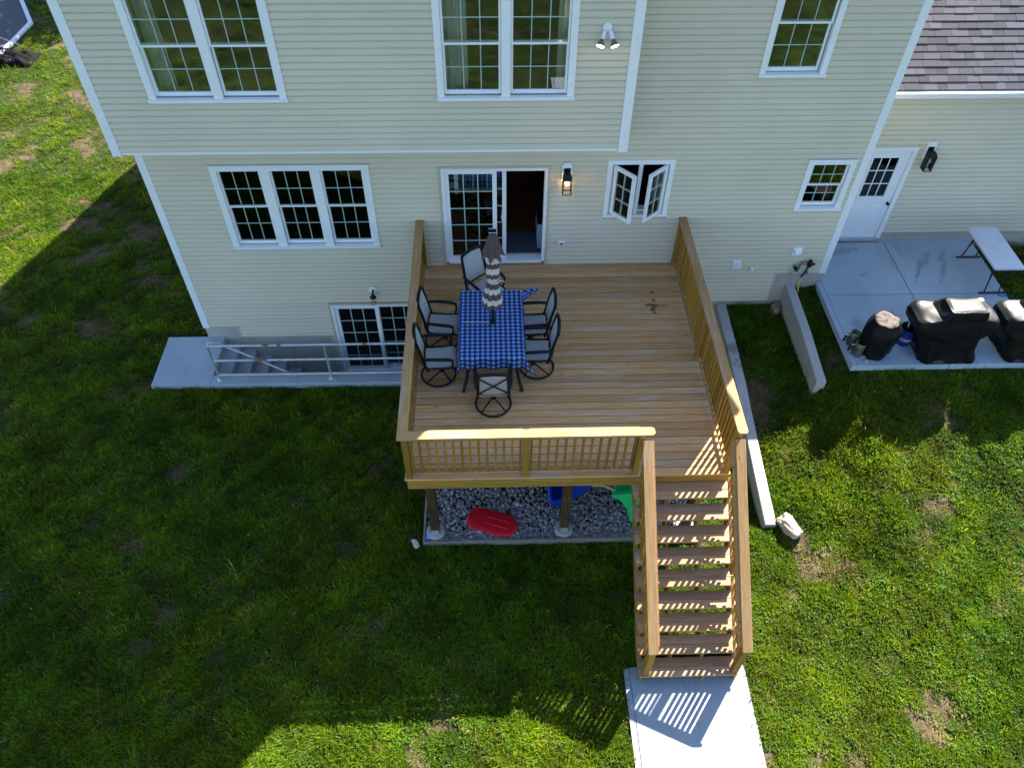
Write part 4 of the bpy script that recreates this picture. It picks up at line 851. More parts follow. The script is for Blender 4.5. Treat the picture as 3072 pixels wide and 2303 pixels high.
# tablecloth: draped grid with weave coordinates
def cloth():
    hx, hy, cx, cy, drop = .485, .755, -.025, -2.315, .24
    nu, nv = 81, 109; U = np.linspace(-(hx + drop), hx + drop, nu); V_ = np.linspace(-(hy + drop), hy + drop, nv); me_v = []; uvs = []
    for v in V_:
        for u in U:
            du = max(0, abs(u) - hx); dv = max(0, abs(v) - hy); sg = 1 if u > 0 else -1; sv = 1 if v > 0 else -1
            x = max(-hx, min(hx, u)); y = max(-hy, min(hy, v)); z = .742
            r_ = .02
            if du > 0 or dv > 0:
                d = math.hypot(du, dv); z -= max(0, d - r_ * .4)
                px, py = (du / d, dv / d); w = .018 * math.sin(y * 17 + .7 * sg) * (du > 0) + .018 * math.sin(x * 19 + 1.3) * (dv > 0)
                fl = .025 * min(1, d / .05) + .10 * d + w * min(1, d / .15)
                if du > 0 and dv > 0:
                    m_ = min(du, dv) / drop; fl += .09 * m_
                    z += .02 * m_
                x += sg * fl * px; y += sv * fl * py
                if sg > 0 and sv > 0 and du > 0 and dv > 0:      # the wind has thrown this corner up
                    m_ = min(1, (du + dv) / (1.6 * drop)); x += .20 * m_ * px + .05 * m_; z = z + (.735 - .05 * m_ - z) * min(1, m_ * 1.15)
                if sg > 0 and sv < 0 and du > 0 and dv > 0: x += .11 * (du * dv) / drop ** 2; y -= .05 * (du * dv) / drop ** 2
            z += .0025 * math.sin(x * 23 + y * 7) * math.sin(y * 19)
            me_v.append((x, y, z)); uvs.append((u, v))
    f = [(j * nu + i, j * nu + i + 1, (j + 1) * nu + i + 1, (j + 1) * nu + i) for j in range(nv - 1) for i in range(nu - 1)]
    me = bpy.data.meshes.new('tablecloth'); me.from_pydata([(a, b_, c) for a, b_, c in me_v], [], f); uvl = me.uv_layers.new(name='UVMap')
    for lp in me.loops: uvl.data[lp.index].uv = uvs[lp.vertex_index]
    for p in me.polygons: p.use_smooth = True
    o = put('tablecloth', me, 'gingham', None, (cx, cy, 0)); so_ = o.modifiers.new('thick', 'SOLIDIFY'); so_.thickness = .004; so_.offset = -1
    return o
tc = tag(cloth(), 'blue and black checked cloth draped over the dining table', 'tablecloth')
part('zip_seam', MB().tube([(-.50, -2.31, .746), (-.2, -2.315, .746), (-.07, -2.32, .746), (-.035, -2.34, .746)], .0045, 6), 'string_white', tc, 60)
um = thing('umbrella', (-.01, -2.325, .74), 'folded brown and cream striped umbrella standing through the table', 'umbrella')
UX, UY = -.005, -2.325
part('pole', MB().tube([(UX, UY, .35), (UX + .012, UY, 2.4)], .019, 12), 'metal_black', um, 40); part('collar', MB().lathe([(.05, .745), (.05, .765), (.028, .79)], 16, UX, UY), 'metal_black', um, 40)
def canopy():
    n, mb_b, mb_c = 128, MB(), MB(); pk = random.Random(21); NP = 9
    off = [pk.uniform(-.035, .035) for _ in range(NP)]; wid = [pk.uniform(.75, 1.2) for _ in range(NP)]
    prof = []
    for z in np.arange(1.16, 2.2, .015):
        if z < 1.63: r_ = .072 + .085 * ((1.63 - z) / .47) ** .8
        elif z < 1.74: r_ = .072 + .03 * (z - 1.63) / .11
        else: r_ = .102 - .028 * (z - 1.74) / .46
        prof.append((r_, z))
    def ring(r_, z):
        out = []
        for k in range(n):
            th = 2 * math.pi * k / n; f = th / (2 * math.pi) * NP; i = int(f) % NP; u = f - int(f)
            fold = abs(math.sin(math.pi * u)) ** .6; amp = .34 if z < 1.6 else .22
            q = r_ * (1 - amp * .6 + amp * wid[i] * fold); s_ = smoothstep(np.array(u)) ; zz = z + (off[i] * (1 - float(s_)) + off[(i + 1) % NP] * float(s_)) * (.25 if abs(z - 1.63) < .05 else 1)
            if z < 1.2: zz -= .03 * fold * (1.2 - z) / .04
            out.append((UX + .014 * (z - .7) + q * math.cos(th + .4 * z), UY + q * math.sin(th + .4 * z), zz))
        return out
    for i in range(len(prof) - 1):
        band = int((prof[i][1] - 1.11) / .097); tgt = mb_b if band % 2 == 0 else mb_c
        tgt.loft([ring(*prof[i]), ring(*prof[i + 1])], cap=False)
    return mb_b, mb_c
cb, cc = canopy(); o1 = part('canopy', cb, 'umbrella_brown', um, 180); o2 = part('canopy_band', cc, 'umbrella_cream', um, 180)
def toprings():
    out = []
    for r_, z in ((.150, 2.13), (.138, 2.17), (.115, 2.24), (.092, 2.33), (.072, 2.42), (.052, 2.485), (.03, 2.52), (.005, 2.525)):
        out.append([(UX + .02 + r_ * (1 + .26 * math.cos(7 * th) * (r_ / .15) ** 1.5) * math.cos(th), UY + r_ * (1 + .26 * math.cos(7 * th) * (r_ / .15) ** 1.5) * math.sin(th), z - .03 * math.cos(7 * th) * (r_ > .12)) for th in np.linspace(0, 2 * math.pi, 91)[:-1]])
    return MB().loft(out, cap=False)
part('vent_cap', toprings(), 'umbrella_brown', um, 180)
part('tie_strap', MB().tube([(UX + .02 + .092 * math.cos(a), UY + .092 * math.sin(a), 1.635 + .012 * math.sin(2 * a)) for a in np.linspace(0, 6.28, 25)[:-1]], .011, 8, closed=True).tube([(UX + .1, UY - .04, 1.64), (UX + .16, UY - .05, 1.66), (UX + .19, UY - .04, 1.62)], .007, 6), 'umbrella_cream', um, 60)
sp_ = part('solar_panel', MB().box(UX + .02 - .055, UX + .02 + .055, UY - .055, UY + .055, 2.528, 2.548, .004), 'metal_black', um); part('cell', MB().box(UX + .02 - .045, UX + .017, UY - .045, UY + .045, 2.5485, 2.5505).box(UX + .023, UX + .065, UY - .045, UY + .045, 2.5485, 2.5505), 'solar_black', sp_)
part('panel_frame', MB().box(UX - .037, UX + .077, UY + .048, UY + .055, 2.5485, 2.553).box(UX - .037, UX + .077, UY - .055, UY - .048, 2.5485, 2.553), 'string_white', sp_)

# ------------------------------------------------------------------ patio things
def wrinkle(o, amp, freq, seed):
    for v in o.data.vertices:
        p = v.co * freq + Vector((seed, seed * 2, 0)); v.co += v.normal * amp * (mnoise.noise(p) + .5 * mnoise.noise(p * 2.7))
def rrect(x0, x1, y0, y1, z, rad=.07, n=6, dz=None):
    out = []
    for cx, cy, a0 in ((x1 - rad, y1 - rad, 0), (x0 + rad, y1 - rad, 90), (x0 + rad, y0 + rad, 180), (x1 - rad, y0 + rad, 270)):
        for k in range(n + 1):
            a = R(a0 + 90 * k / n); x, y = cx + rad * math.cos(a), cy + rad * math.sin(a); out.append((x, y, z + (dz(x, y) if dz else 0)))
    # densify straight sides
    res = []
    for i, p in enumerate(out):
        q = out[(i + 1) % len(out)]; res.append(p); d = math.dist(p, q)
        if d > .12:
            m_ = 6
            res += [tuple(p[c] + (q[c] - p[c]) * k / m_ for c in range(3)) for k in range(1, m_)]
    return res
def dense(rings, k=3):
    out = []
    for a, b_ in zip(rings[:-1], rings[1:]):
        for i in range(k): out.append([tuple(p[c] + (q[c] - p[c]) * i / k for c in range(3)) for p, q in zip(a, b_)])
    return out + [rings[-1]]
def grill_cover(dx, label, flare=0):
    G = thing('grill_cover', (7.95 + dx, -1.9, PZ), label, 'grill cover', 'black covered grills on the patio')
    hem = lambda x, y: .015 + .02 * math.sin(9 * x + 5 * y)
    rings = [rrect(7.47 + dx, 8.42 + dx, -2.21 + .12 * 0, -1.50, PZ, .12, dz=hem), rrect(7.43 + dx, 8.38 + dx, -2.17, -1.47, PZ + .25, .12), rrect(7.36 + dx, 8.36 + dx, -2.14, -1.46, -.06, .12), rrect(7.22 + dx, 8.46 + dx, -2.15, -1.47, .08, .12), rrect(7.17 + dx, 8.55 + dx, -2.14, -1.50, .22, .12),
             rrect(7.17 + dx, 8.55 + dx, -2.12, -1.53, .33, .12), rrect(7.24 + dx, 8.50 + dx, -2.11, -1.56, .375, .12), rrect(7.50 + dx, 8.32 + dx, -2.11, -1.60, .41, .10), rrect(7.60 + dx, 8.27 + dx, -2.10, -1.66, .52, .07), rrect(7.63 + dx, 8.25 + dx, -2.085, -1.72, .565, .05), rrect(7.68 + dx, 8.20 + dx, -2.04, -1.77, .575, .04)]
    o = part('cover', MB().loft(dense(rings, 4)), 'cover_black', G, 62)
    top = max(v.co.z for v in o.data.vertices); bot = min(v.co.z for v in o.data.vertices)
    for v in o.data.vertices:
        h = (v.co.z - bot) / (top - bot); a = v.co.x * 1.0 + v.co.y * 1.3
        fold = (.28 - abs(mnoise.noise(Vector((v.co.x * 5.5 + dx * 3, v.co.y * 5.5, v.co.z * .9 + 4))))) * .13 * (1 - h) ** .7 if h < .72 else 0
        crease = mnoise.noise(Vector((v.co.x * 4 + 9, v.co.y * 4 + dx, v.co.z * 4))) * .03
        v.co += v.normal * (fold + crease)
        if h < .05: v.co.z = max(v.co.z, bot) + .02 * mnoise.noise(Vector((v.co.x * 6, v.co.y * 6, dx)))
    for p in o.data.polygons: p.use_smooth = True
    try: o.data.set_sharp_from_angle(angle=R(30))
    except Exception: pass
    # hem tape, side seams and buckle strap sewn on the cover
    part('hem_tape', MB().tube([(x, y, PZ + .028) for x, y, z in rrect(7.455 + dx, 8.435 + dx, -2.225, -1.485, 0, .12)], .010, 6, closed=True), 'cover_black', G, 60)
    for xx in (7.665, 8.225): part('seam', MB().tube([(xx + dx, -2.09, .575), (xx + dx, -2.125, .52), (xx + dx - .005, -2.135, .38), (xx + dx, -2.165, .12), (xx + dx, -2.185, -.2), (xx + dx, -2.235, PZ + .03)], .006, 6), 'cover_black', G, 60)
    return G
g1 = grill_cover(0, 'long black grill cover, pale on top, in the middle of the patio')
part('strap_patch', MB().box(8.20, 8.27, -1.80, -1.72, .565, .572), 'cloth_grey', g1)
g2 = grill_cover(1.50, 'black grill cover with white emblem at the right picture edge')
em = MB()
for i, (a, b_, c, d) in enumerate(((0, .01, 0, .11), (.02, .085, 0, .012), (.02, .03, .012, .06), (.045, .055, .012, .085), (.07, .08, .012, .06), (.02, .085, .062, .074), (.045, .085, .09, .1), (.1, .115, .01, .05))):
    em.box(8.76 + a, 8.76 + b_, -1.86 + c, -1.86 + d, .395, .398)
part('emblem', em, 'letter_white', g2); 
sm = thing('smoker_cover', (6.72, -1.87, PZ), 'round black smoker cover with tan top coloured as sunlit', 'smoker cover')
def pleat(th, z): return 1 + .035 * math.sin(7 * th + z * 2) + .03 * math.sin(4 * th + 1) * (z > -.3)
o = part('cover', MB().lathe([(.235, PZ + .006), (.27, PZ + .1), (.285, -.25), (.30, -.05), (.295, .06), (.265, .13), (.22, .2), (.205, .235)], 56, 6.72, -1.87, pleat, cap=False), 'cover_black', sm, 180); wrinkle(o, .03, 7, 3)
o = part('top_panel', MB().lathe([(.207, .233), (.19, .25), (.13, .245), (.07, .225), (.01, .235)], 48, 6.72, -1.87, pleat, cap=False), 'cover_top_lit', sm, 180); wrinkle(o, .035, 9, 5)
part('brick_foot', MB().box(6.44, 6.53, -2.08, -2.02, PZ, PZ + .05, .008), 'fin_tan', sm); part('brick_foot', MB().box(6.49, 6.55, -2.15, -2.10, PZ, PZ + .045, .008), 'fin_tan', sm)
def chimney(x, y, ang, label):
    c = thing('chimney_starter', (x, y, PZ), label, 'chimney starter', 'steel chimney starters beside the smoker')
    part('drum', MB().lathe([(.085, PZ), (.088, PZ + .01), (.088, PZ + .225)], 26, x, y, cap=False).lathe([(.08, PZ + .225), (.08, PZ + .02)], 26, x, y), 'steel_sooty', c, 40)
    part('rim', MB().lathe([(.080, PZ + .226), (.0925, PZ + .226), (.0925, PZ + .29), (.088, PZ + .295), (.080, PZ + .29)], 30, x, y, cap=False), 'brass_tint', c, 40)
    for i in range(20):
        a = 2 * math.pi * i / 20
        if math.sin(a) < .5: part('rim_slot', MB().box(x + .0927 * math.cos(a) - .004, x + .0927 * math.cos(a) + .004, y + .0927 * math.sin(a) - .002, y + .0927 * math.sin(a) + .002, PZ + .245, PZ + .28), 'black_inside', c)
    d = Vector((math.cos(R(ang)), math.sin(R(ang)), 0)); b0 = Vector((x, y, 0))
    part('handle', MB().tube([b0 + d * .15 + Vector((0, 0, PZ + .20)), b0 + d * .165 + Vector((0, 0, PZ + .06))], .017, 10), 'metal_black', c, 40)
    part('handle_bracket', MB().tube([b0 + d * .088 + Vector((0, 0, PZ + .22)), b0 + d * .15 + Vector((0, 0, PZ + .21))], .005, 6).tube([b0 + d * .088 + Vector((0, 0, PZ + .05)), b0 + d * .16 + Vector((0, 0, PZ + .07))], .005, 6), 'steel', c, 40)
    part('heat_shield', MB().box(x + d.x * .1 - .004, x + d.x * .1 + .004, y + d.y * .1 - .045, y + d.y * .1 + .045, PZ + .02, PZ + .22), 'steel_sooty', c)
    wr = MB()
    for k in range(3): wr.tube([b0 + d * .1 + Vector((0, 0, PZ + .24 + .02 * k)), b0 + d * .17 + Vector((.02 * k, -.015 * k, PZ + .27))], .003, 5)
    part('wire_bail', wr, 'metal_dark', c, 40)
chimney(6.42, -1.945, 165, 'front steel chimney starter with brassy slotted rim beside the smoker'); chimney(6.405, -1.70, 170, 'rear sooty chimney starter partly behind the smoker cover')
bk = thing('bucket', (7.335, -1.665, PZ), 'blue plastic bucket with white lettering between smoker and grill', 'bucket')
part('body', MB().lathe([(.115, PZ), (.118, PZ + .01), (.138, PZ + .33), (.138, PZ + .36)], 34, 7.335, -1.665, cap=False), 'bucket_blue', bk, 40); part('inside', MB().lathe([(.132, PZ + .359), (.112, PZ + .02), (.01, PZ + .02)], 30, 7.335, -1.665, cap=False), 'black_inside', bk, 40)
part('rim', MB().lathe([(.134, PZ + .352), (.148, PZ + .352), (.148, PZ + .372), (.134, PZ + .372)], 34, 7.335, -1.665, cap=False), 'bucket_blue', bk, 40); part('rib', MB().lathe([(.137, PZ + .30), (.144, PZ + .302), (.144, PZ + .312), (.138, PZ + .314)], 34, 7.335, -1.665, cap=False), 'bucket_blue', bk, 40)
def curved_text(txt, size, cx, cy, z, r_, a_mid, mat, parent, name):
    cu = bpy.data.curves.new('lettering', 'FONT'); cu.body = txt; cu.size = size; cu.align_x = 'CENTER'; cu.extrude = .0008; cu.offset = size * .02
    o = bpy.data.objects.new('lettering', cu); col.objects.link(o); dg = bpy.context.evaluated_depsgraph_get(); me = bpy.data.meshes.new_from_object(o.evaluated_get(dg)); bpy.data.objects.remove(o)
    for v in me.vertices:
        a = a_mid + v.co.x / r_; rr_ = r_ + v.co.z + .0012; v.co = Vector((cx + rr_ * math.cos(a), cy + rr_ * math.sin(a), z + v.co.y))
    me.materials.clear(); p = put(name, me, mat, parent, (0, 0, 0)); p.location = -wloc(parent); return p
curved_text("LOWE'S", .058, 7.335, -1.665, PZ + .135, .1285, R(-110), 'letter_white', bk, 'lettering')
for zz in (PZ + .122, PZ + .185): part('logo_line', MB().tube([(7.335 + (.1265 + .06 * (zz - PZ) - .004) * math.cos(a), -1.665 + (.1265 + .06 * (zz - PZ) - .004) * math.sin(a), zz) for a in np.linspace(R(-170), R(-50), 16)], .0016, 5), 'letter_white', bk, 40)
tg = thing('tongs', (7.33, -1.66, PZ + .03), 'thin steel tongs standing in the blue bucket', 'tongs')
part('arm', MB().tube([(7.29, -1.74, PZ + .04), (7.33, -1.60, PZ + .40), (7.345, -1.55, PZ + .52)], .006, 6), 'steel', tg, 40); part('arm', MB().tube([(7.30, -1.735, PZ + .04), (7.34, -1.61, PZ + .40), (7.347, -1.55, PZ + .52)], .005, 6), 'steel', tg, 40); part('ring', MB().tube([(7.346 + .014 * math.cos(a), -1.548, PZ + .535 + .014 * math.sin(a)) for a in np.linspace(0, 6.28, 12)[:-1]], .004, 6, closed=True), 'steel', tg, 40)
ft = thing('folding_table', (9.46, .05, PZ), 'white plastic folding table with dark legs on the patio', 'table')
part('top', MB().loft([rrect(9.18 + e, 9.74 - e, -.565 + e, .66 - e, z, .045) for z, e in ((.165, .006), (.17, 0), (.205, 0), (.212, .006))]), 'table_plastic', ft, 40)
for y in (-.41, .67 - .02):
    yt = y + (.12 if y < 0 else -.12)
    part('foot', MB().tube([(9.27, y, PZ + .018), (9.75, y, PZ + .018)], .02, 8), 'metal_dark', ft, 40)
    for x in (9.36, 9.64):
        part('leg', MB().tube([(x, y, PZ + .02), (x, y + (yt - y) * .5, -.17)], .013, 8).tube([(x, y + (yt - y) * .5, -.17), (x, yt, .16)], .018, 8), 'metal_dark', ft, 40)
part('brace', MB().tube([(9.36, .53, -.05), (9.47, .2, .15)], .010, 6).tube([(9.5, -.29, -.05), (9.5, .0, .15)], .010, 6), 'metal_dark', ft, 40); part('frame_rail', MB().tube([(9.23, -.48, .158), (9.23, .57, .158)], .014, 8), 'metal_dark', ft, 40)
tag(part('blue_rope', MB().tube([(9.62, -.44, PZ + .008), (9.68, -.52, PZ + .008), (9.76, -.50, PZ + .008), (9.70, -.44, PZ + .008), (9.78, -.43, PZ + .008), (9.9, -.50, -.58), (10.05, -.52, -.58)], .007, 6), 'hose_blue', None, 60), 'short blue cord lying under the folding table foot', 'cord')

# ------------------------------------------------------------------ toys under the deck
def sled():
    n = 60; rings = []
    def out(sc_, z):
        r = []
        for k in range(n):
            th = 2 * math.pi * k / n; a = .43 * math.cos(th); w = .235 * (1 - .14 * math.exp(-((a + .03) / .12) ** 2)); b_ = w * (abs(math.sin(th)) ** .62) * (1 if math.sin(th) > 0 else -1)
            r.append((a * sc_, b_ * sc_, z))
        return r
    rings = [out(.93, .012), out(1, .022), out(1.0, .045), out(.965, .065), out(.9, .072), out(.5, .074), out(.02, .074)]
    return MB().loft(rings)
sl = thing('sled', (-.075, -4.44, -1.845), 'red plastic sled lying on the gravel under the deck', 'sled')
sl.rotation_euler = (0, R(0), R(-19))
put('shell', sled().mesh('shell', 40), 'red_plastic', sl, (0, 0, 0), None, True)
for y in (-.06, .06): put('ridge', MB().tube([(-.1, y, .076), (.05, y, .081), (.3, y, .076)], .011, 8).mesh('ridge', 40), 'red_plastic', sl, (0, 0, 0), None, True)
put('rope_hole', MB().tube([(-.41, -.0, .06), (-.36, .0, .085), (-.33, .03, .08)], .010, 6).mesh('rope_hole', 40), 'metal_black', sl, (0, 0, 0), None, True)
sd_ = thing('play_slide', (1.6, -3.95, -1.85), 'small blue plastic slide with green climbing frame under the deck', 'slide')
def chute():
    rings = []; path = [(.96, -1.78), (1.06, -1.80), (1.25, -1.74), (1.5, -1.56), (1.75, -1.33), (2.0, -1.08)]
    for i, (x, z) in enumerate(path):
        y0, y1 = -4.16 + .28 * (x - .96) , -3.74 + .28 * (x - .96); h = .13
        rings.append([(x, y0, z - .05), (x, y0, z + h), (x, y0 + .04, z + h), (x, y0 + .05, z), (x, y1 - .05, z), (x, y1 - .04, z + h), (x, y1, z + h), (x, y1, z - .05)])
    return MB().loft(rings)
part('chute', chute(), 'blue_plastic', sd_, 35)
part('front_lip', MB().tube([(.955, -4.13, -1.72), (.93, -4.05, -1.74), (.93, -3.85, -1.74), (.955, -3.77, -1.72)], .05, 10), 'blue_plastic', sd_, 40)
for y in (-4.43, -3.66): part('side_frame', MB().prism([(1.84, -1.02), (2.30, -.98), (2.52, -1.86), (2.24, -1.86), (2.14, -1.45), (1.98, -1.16), (1.86, -1.10)], 1, y - .035, y + .035), 'green_plastic', sd_)
part('platform', MB().box(1.93, 2.35, -4.39, -3.70, -1.12, -1.06, .01), 'green_plastic', sd_); part('arch', MB().tube([(1.62, -4.02, -1.40), (1.76, -4.16, -1.20), (1.9, -4.30, -1.12), (2.0, -4.36, -1.09)], .026, 8), 'tan_plastic', sd_, 40)
for z in (-1.35, -1.6): part('rung', MB().box(2.35 + (-1.0 - z) * .3, 2.42 + (-1.0 - z) * .3, -4.29, -3.70, z - .03, z + .03, .01), 'green_plastic', sd_)
bm = bmesh.new(); bmesh.ops.create_uvsphere(bm, u_segments=18, v_segments=12, radius=.045); me = bpy.data.meshes.new('ball'); bm.to_mesh(me); bm.free()
for p in me.polygons: p.use_smooth = True
tag(put('ball', me, 'ball_blue', None, (-1.11, -4.70, -1.825)), 'small blue ball in the front left corner of the gravel bed', 'ball')

# ------------------------------------------------------------------ far left: camp chair in the grass
fc = thing('camp_chair', (-14.45, 11.95, -1.88), 'collapsed black camp chair with skull prints beside the driveway', 'camp chair')
def cloth_h(u, v):
    h = .40 * math.sin(math.pi * v) ** .6 * (math.sin(math.pi * min(1, u * .9 + .12)) ** .5) * (1 - .45 * u); h += .09 * mnoise.noise(Vector((u * 6, v * 5, 2))) + .04 * mnoise.noise(Vector((u * 15, v * 13, 5)))
    return (-15.15 + 1.45 * u, 11.55 + .85 * v + .12 * u, -1.89 + max(0, h))
def crumple():
    mb = MB(); nu, nv = 40, 28; vs = [cloth_h(i / (nu - 1), j / (nv - 1)) for j in range(nv) for i in range(nu)]
    return mb.add(vs, [(j * nu + i, j * nu + i + 1, (j + 1) * nu + i + 1, (j + 1) * nu + i) for j in range(nv - 1) for i in range(nu - 1)])
part('seat_cloth', crumple(), 'bag_black', fc, 60)
for a, b_ in (((-15.6, 12.3, -1.35), (-14.15, 11.75, -1.80)), ((-15.5, 12.75, -1.2), (-14.2, 12.45, -1.62))): part('tube', MB().tube([a, b_], .013, 8), 'pipe_grey', fc, 40)
for u0, v0 in ((.42, .42), (.55, .72)):
    def patch(pts, up):
        mb = MB(); P = [cloth_h(u0 + p / 1.45, v0 + q / .85) for p, q in pts]; c = cloth_h(u0 + sum(p for p, q in pts) / len(pts) / 1.45, v0 + sum(q for p, q in pts) / len(pts) / .85)
        n = len(P); return mb.add([(x, y, z + up) for x, y, z in P] + [(c[0], c[1], c[2] + up)], [(i, (i + 1) % n, n) for i in range(n)])
    ol = [(.11 * math.cos(a), .02 + .085 * math.sin(a)) for a in np.linspace(-.5, math.pi + .5, 14)] + [(-.055, -.085), (.055, -.085)]
    sk = part('skull_print', patch(ol, .012), 'print_grey', fc)
    for s_ in (-1, 1): part('eye', patch([(s_ * .045 + .024 * math.cos(a), .02 + .022 * math.sin(a)) for a in np.linspace(0, 6.28, 10)[:-1]], .02), 'black_inside', sk)

# ------------------------------------------------------------------ tree beyond the frame (its shade lies on the driveway corner)
def yard_tree(x, y, label, seed):
    tr = thing('tree', (x, y, -1.9), label, 'tree', 'front yard trees')
    part('trunk', MB().tube([(x, y, -2), (x + .05, y, 0), (x + .1, y - .1, 2.2), (x, y, 4.6)], [.26, .2, .16, .08], 10).tube([(x + .1, y - .1, 1.6), (x - 1.2, y - .6, 3.6)], [.1, .04], 8).tube([(x + .1, y - .1, 2.0), (x + 1.3, y + .5, 3.9)], [.1, .04], 8), 'bark', tr, 40)
    g = np.random.default_rng(seed); nl = 16000; d = g.normal(size=(90, 3)); d /= np.linalg.norm(d, axis=1)[:, None]
    cl = d * (g.random((90, 1)) ** .4) * np.array([2.5, 2.5, 2.1]) + np.array([x, y, 3.6]); lc = cl[g.integers(0, 90, nl)] + g.normal(size=(nl, 3)) * .38
    d1 = g.normal(size=(nl, 3)); d1 /= np.linalg.norm(d1, axis=1)[:, None]; d2 = np.cross(d1, g.normal(size=(nl, 3))); d2 /= np.linalg.norm(d2, axis=1)[:, None]
    LV = np.stack([lc - d1 * .11, lc + d2 * .06, lc + d1 * .11, lc - d2 * .06], 1).reshape(-1, 3)
    co = put('crown', fast_mesh('crown', LV, np.arange(nl * 4).reshape(-1, 4), 4), 'leaf', tr, (0, 0, 0)); co.location = -wloc(tr)
yard_tree(-10.3, 21.7, 'leafy front yard tree shading the driveway corner, nearer the house', 5); yard_tree(-14.6, 23.0, 'leafy front yard tree shading the driveway, farther from the house', 6)

# ------------------------------------------------------------------ grass
def free_lawn(x, y):
    e = .03
    bad = ((x > -5.8) & (x < 6.42) & (y > -.03) & (y < 11.0)) | ((x > 6.3) & (x < 13.3) & (y > 1.15) & (y < 9))
    bad |= (x > -6.56) & (x < -.98) & (y > -1.31) & (y < .2)
    bad |= (x > 6.25) & (x < 9.8) & (y > -2.24) & (y < 1.3); bad |= (x > 9.7) & (x < 11.25) & (y > -2.24) & (y < -.7)
    bad |= (x > -1.22) & (x < 3.37) & (y > -4.82) & (y < .1)
    bad |= (x > 1.82) & (x < 3.62) & (y < -6.88)
    bad |= (x > 4.42) & (x < 4.63) & (y > -4.67); bad |= (x > 5.67) & (x < 5.865) & (y > -2.36)
    bad |= (x < -14.72) & (y > 11.3) & ((x + 14.68) < -.55 * (y - 14.6) + .0) & (y > 14.57) | ((x < -14.66) & (y > 12.5) & (y <= 14.6)) | ((x < -15.1) & (y > 11.4) & (y < 12.6))
    return ~bad
def tufts(n, x0, x1, y0, y1):
    x = rng.uniform(x0, x1, n); y = rng.uniform(y0, y1, n); z = ground_z(x, y)
    u, v, w = in_view(x, y, z); k = (np.abs(u) < 1.18) & (np.abs(v) < 1.2) & (w > 0) & free_lawn(x, y)
    bare = bareness(x, y); clump = fbm(x, y, 11.0, 4)
    k &= rng.random(n) > np.clip((bare - .6) * .9, 0, .62); k &= (clump > -.62) | (rng.random(n) < .35)
    return x[k], y[k], z[k], bare[k], clump[k]
TX, TY, TZ, TB, TCL = [np.concatenate(q) for q in zip(tufts(62000, -9, 12, -9.3, -1.0), tufts(15000, -14, -5.7, -1.5, 6), tufts(18000, -19, -5.5, 5, 19), tufts(1500, 9, 13, -1, 2), tufts(900, 4.4, 6.4, -1.0, 0))]
nT = len(TX); nb = 20
kind = rng.random(nT); clover = kind < (.24 + .16 * np.sin(TX * .9) * np.sin(TY * 1.1)); tall = (kind > .972)
tsz = rng.uniform(.6, 1.4, nT) * np.where(tall, 1.7, 1.0) * (1 - .28 * np.clip(TB, 0, 1)) * np.clip(1 + .45 * TCL, .6, 1.6)
B = lambda a: np.repeat(a, nb)
n = nT * nb; ang = rng.uniform(0, 2 * math.pi, n); rad = B(.075 * tsz) * np.sqrt(rng.random(n)); cl_ = B(clover)
bx_ = B(TX) + rad * np.cos(ang); by_ = B(TY) + rad * np.sin(ang); bz_ = ground_z(bx_, by_) - .004
okb = free_lawn(bx_, by_) | (rng.random(n) < .12)
da = ang + rng.normal(0, .8, n); tilt = np.where(cl_, rng.uniform(.9, 1.45, n), rng.uniform(.35, 1.25, n)); ln = np.where(cl_, rng.uniform(.022, .04, n), rng.uniform(.045, .095, n)) * B(tsz)
wd_ = np.where(cl_, rng.uniform(.010, .018, n), rng.uniform(.004, .0075, n)); thatch = np.clip((B(TB) - .6) * 1.6, 0, 1); tilt = tilt + (1.45 - tilt) * thatch * .8; ln = ln * (1 - .3 * thatch); lift = np.where(cl_, rng.uniform(.015, .05, n), 0)
dirx, diry, dirz = np.sin(tilt) * np.cos(da), np.sin(tilt) * np.sin(da), np.cos(tilt)
px_, py_ = -np.sin(da), np.cos(da)
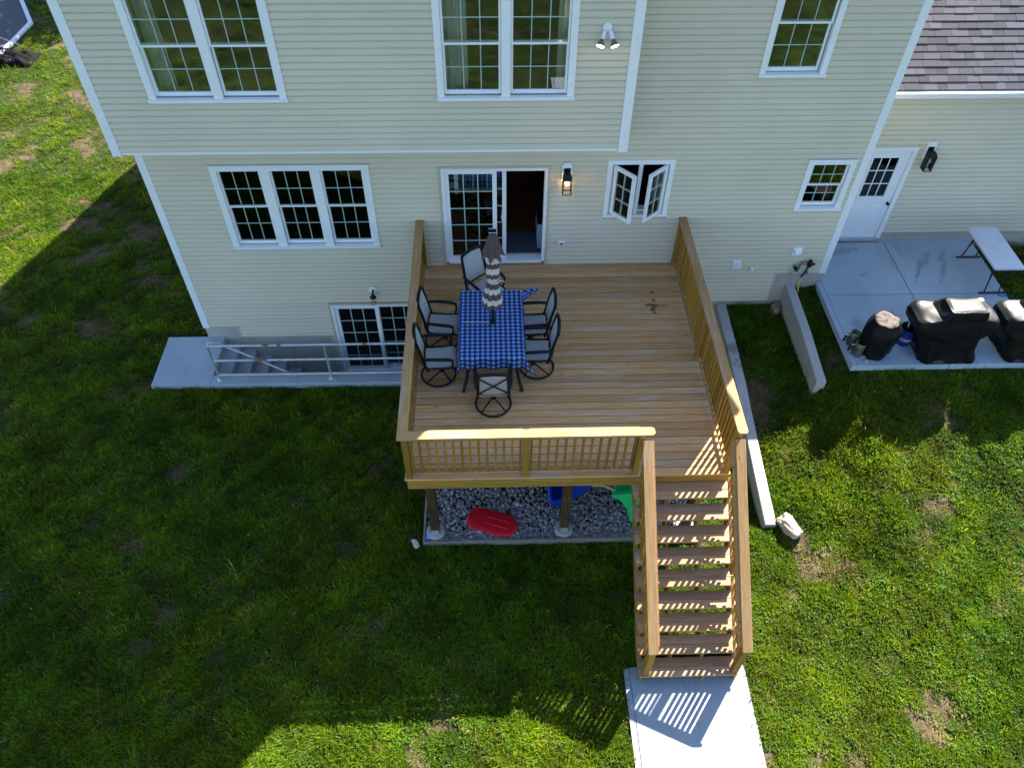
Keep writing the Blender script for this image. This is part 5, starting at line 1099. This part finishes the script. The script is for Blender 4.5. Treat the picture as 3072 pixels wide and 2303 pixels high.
base = np.stack([bx_, by_, bz_ + lift], -1); tip = base + np.stack([dirx, diry, dirz], -1) * ln[:, None]; midp = base + np.stack([dirx * .75, diry * .75, dirz * 1.15], -1) * (ln * .55)[:, None]; side = np.stack([px_, py_, np.zeros(n)], -1) * wd_[:, None]
GV = np.stack([base - side * .55, midp - side * .9, tip, midp + side * .9], 1)
# colours
tn = fbm(bx_, by_, .8, 5); g1_ = np.array([.070, .170, .004]); g2_ = np.array([.180, .245, .004]); g3_ = np.array([.052, .14, .009]); straw = np.array([.30, .22, .085])
f1 = np.clip(.5 + .4 * tn + .25 * B(TCL) + rng.normal(0, .25, n), 0, 1)[:, None]; C = g1_ * (1 - f1) + g2_ * f1; C = np.where(cl_[:, None], C * .35 + g3_ * .65, C)
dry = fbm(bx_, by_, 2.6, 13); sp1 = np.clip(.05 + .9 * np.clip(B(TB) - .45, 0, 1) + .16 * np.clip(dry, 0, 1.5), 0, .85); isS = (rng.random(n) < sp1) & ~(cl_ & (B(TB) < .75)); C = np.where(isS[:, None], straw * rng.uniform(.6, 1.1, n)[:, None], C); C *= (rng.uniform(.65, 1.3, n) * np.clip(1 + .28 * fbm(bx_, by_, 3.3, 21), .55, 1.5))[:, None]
nf = 70; fi = rng.choice(n, nf, replace=False); C[fi] = (.75, .5, .01); ctr = base[fi] + np.array([0, 0, .05]); s_ = .011
for q, (a, b_) in enumerate(((-1, -1), (1, -1), (1, 1), (-1, 1))): GV[fi, q] = ctr + np.array([a * s_, b_ * s_, .004 * q])
GV = GV[okb]; C = C[okb]; n = len(GV)
gm_ = fast_mesh('grass', GV.reshape(-1, 3), np.arange(n * 4).reshape(-1, 4), 4)
ca_ = gm_.color_attributes.new('col', 'FLOAT_COLOR', 'POINT'); ca_.data.foreach_set('color', np.repeat(np.concatenate([C, np.ones((n, 1))], 1), 4, axis=0).astype(np.float32).ravel())
go = put('grass', gm_, 'grass'); go['kind'] = 'stuff'; go['label'] = 'patchy green lawn grass with clover and bare spots'
print('blades', n, nT)

# ------------------------------------------------------------------ lift so that the lawn lies near z = 0
for o in list(scene.objects):
    if o.parent is None and o.type in ('MESH', 'EMPTY'): o.location.z += LIFT
print('objects', len(scene.objects))
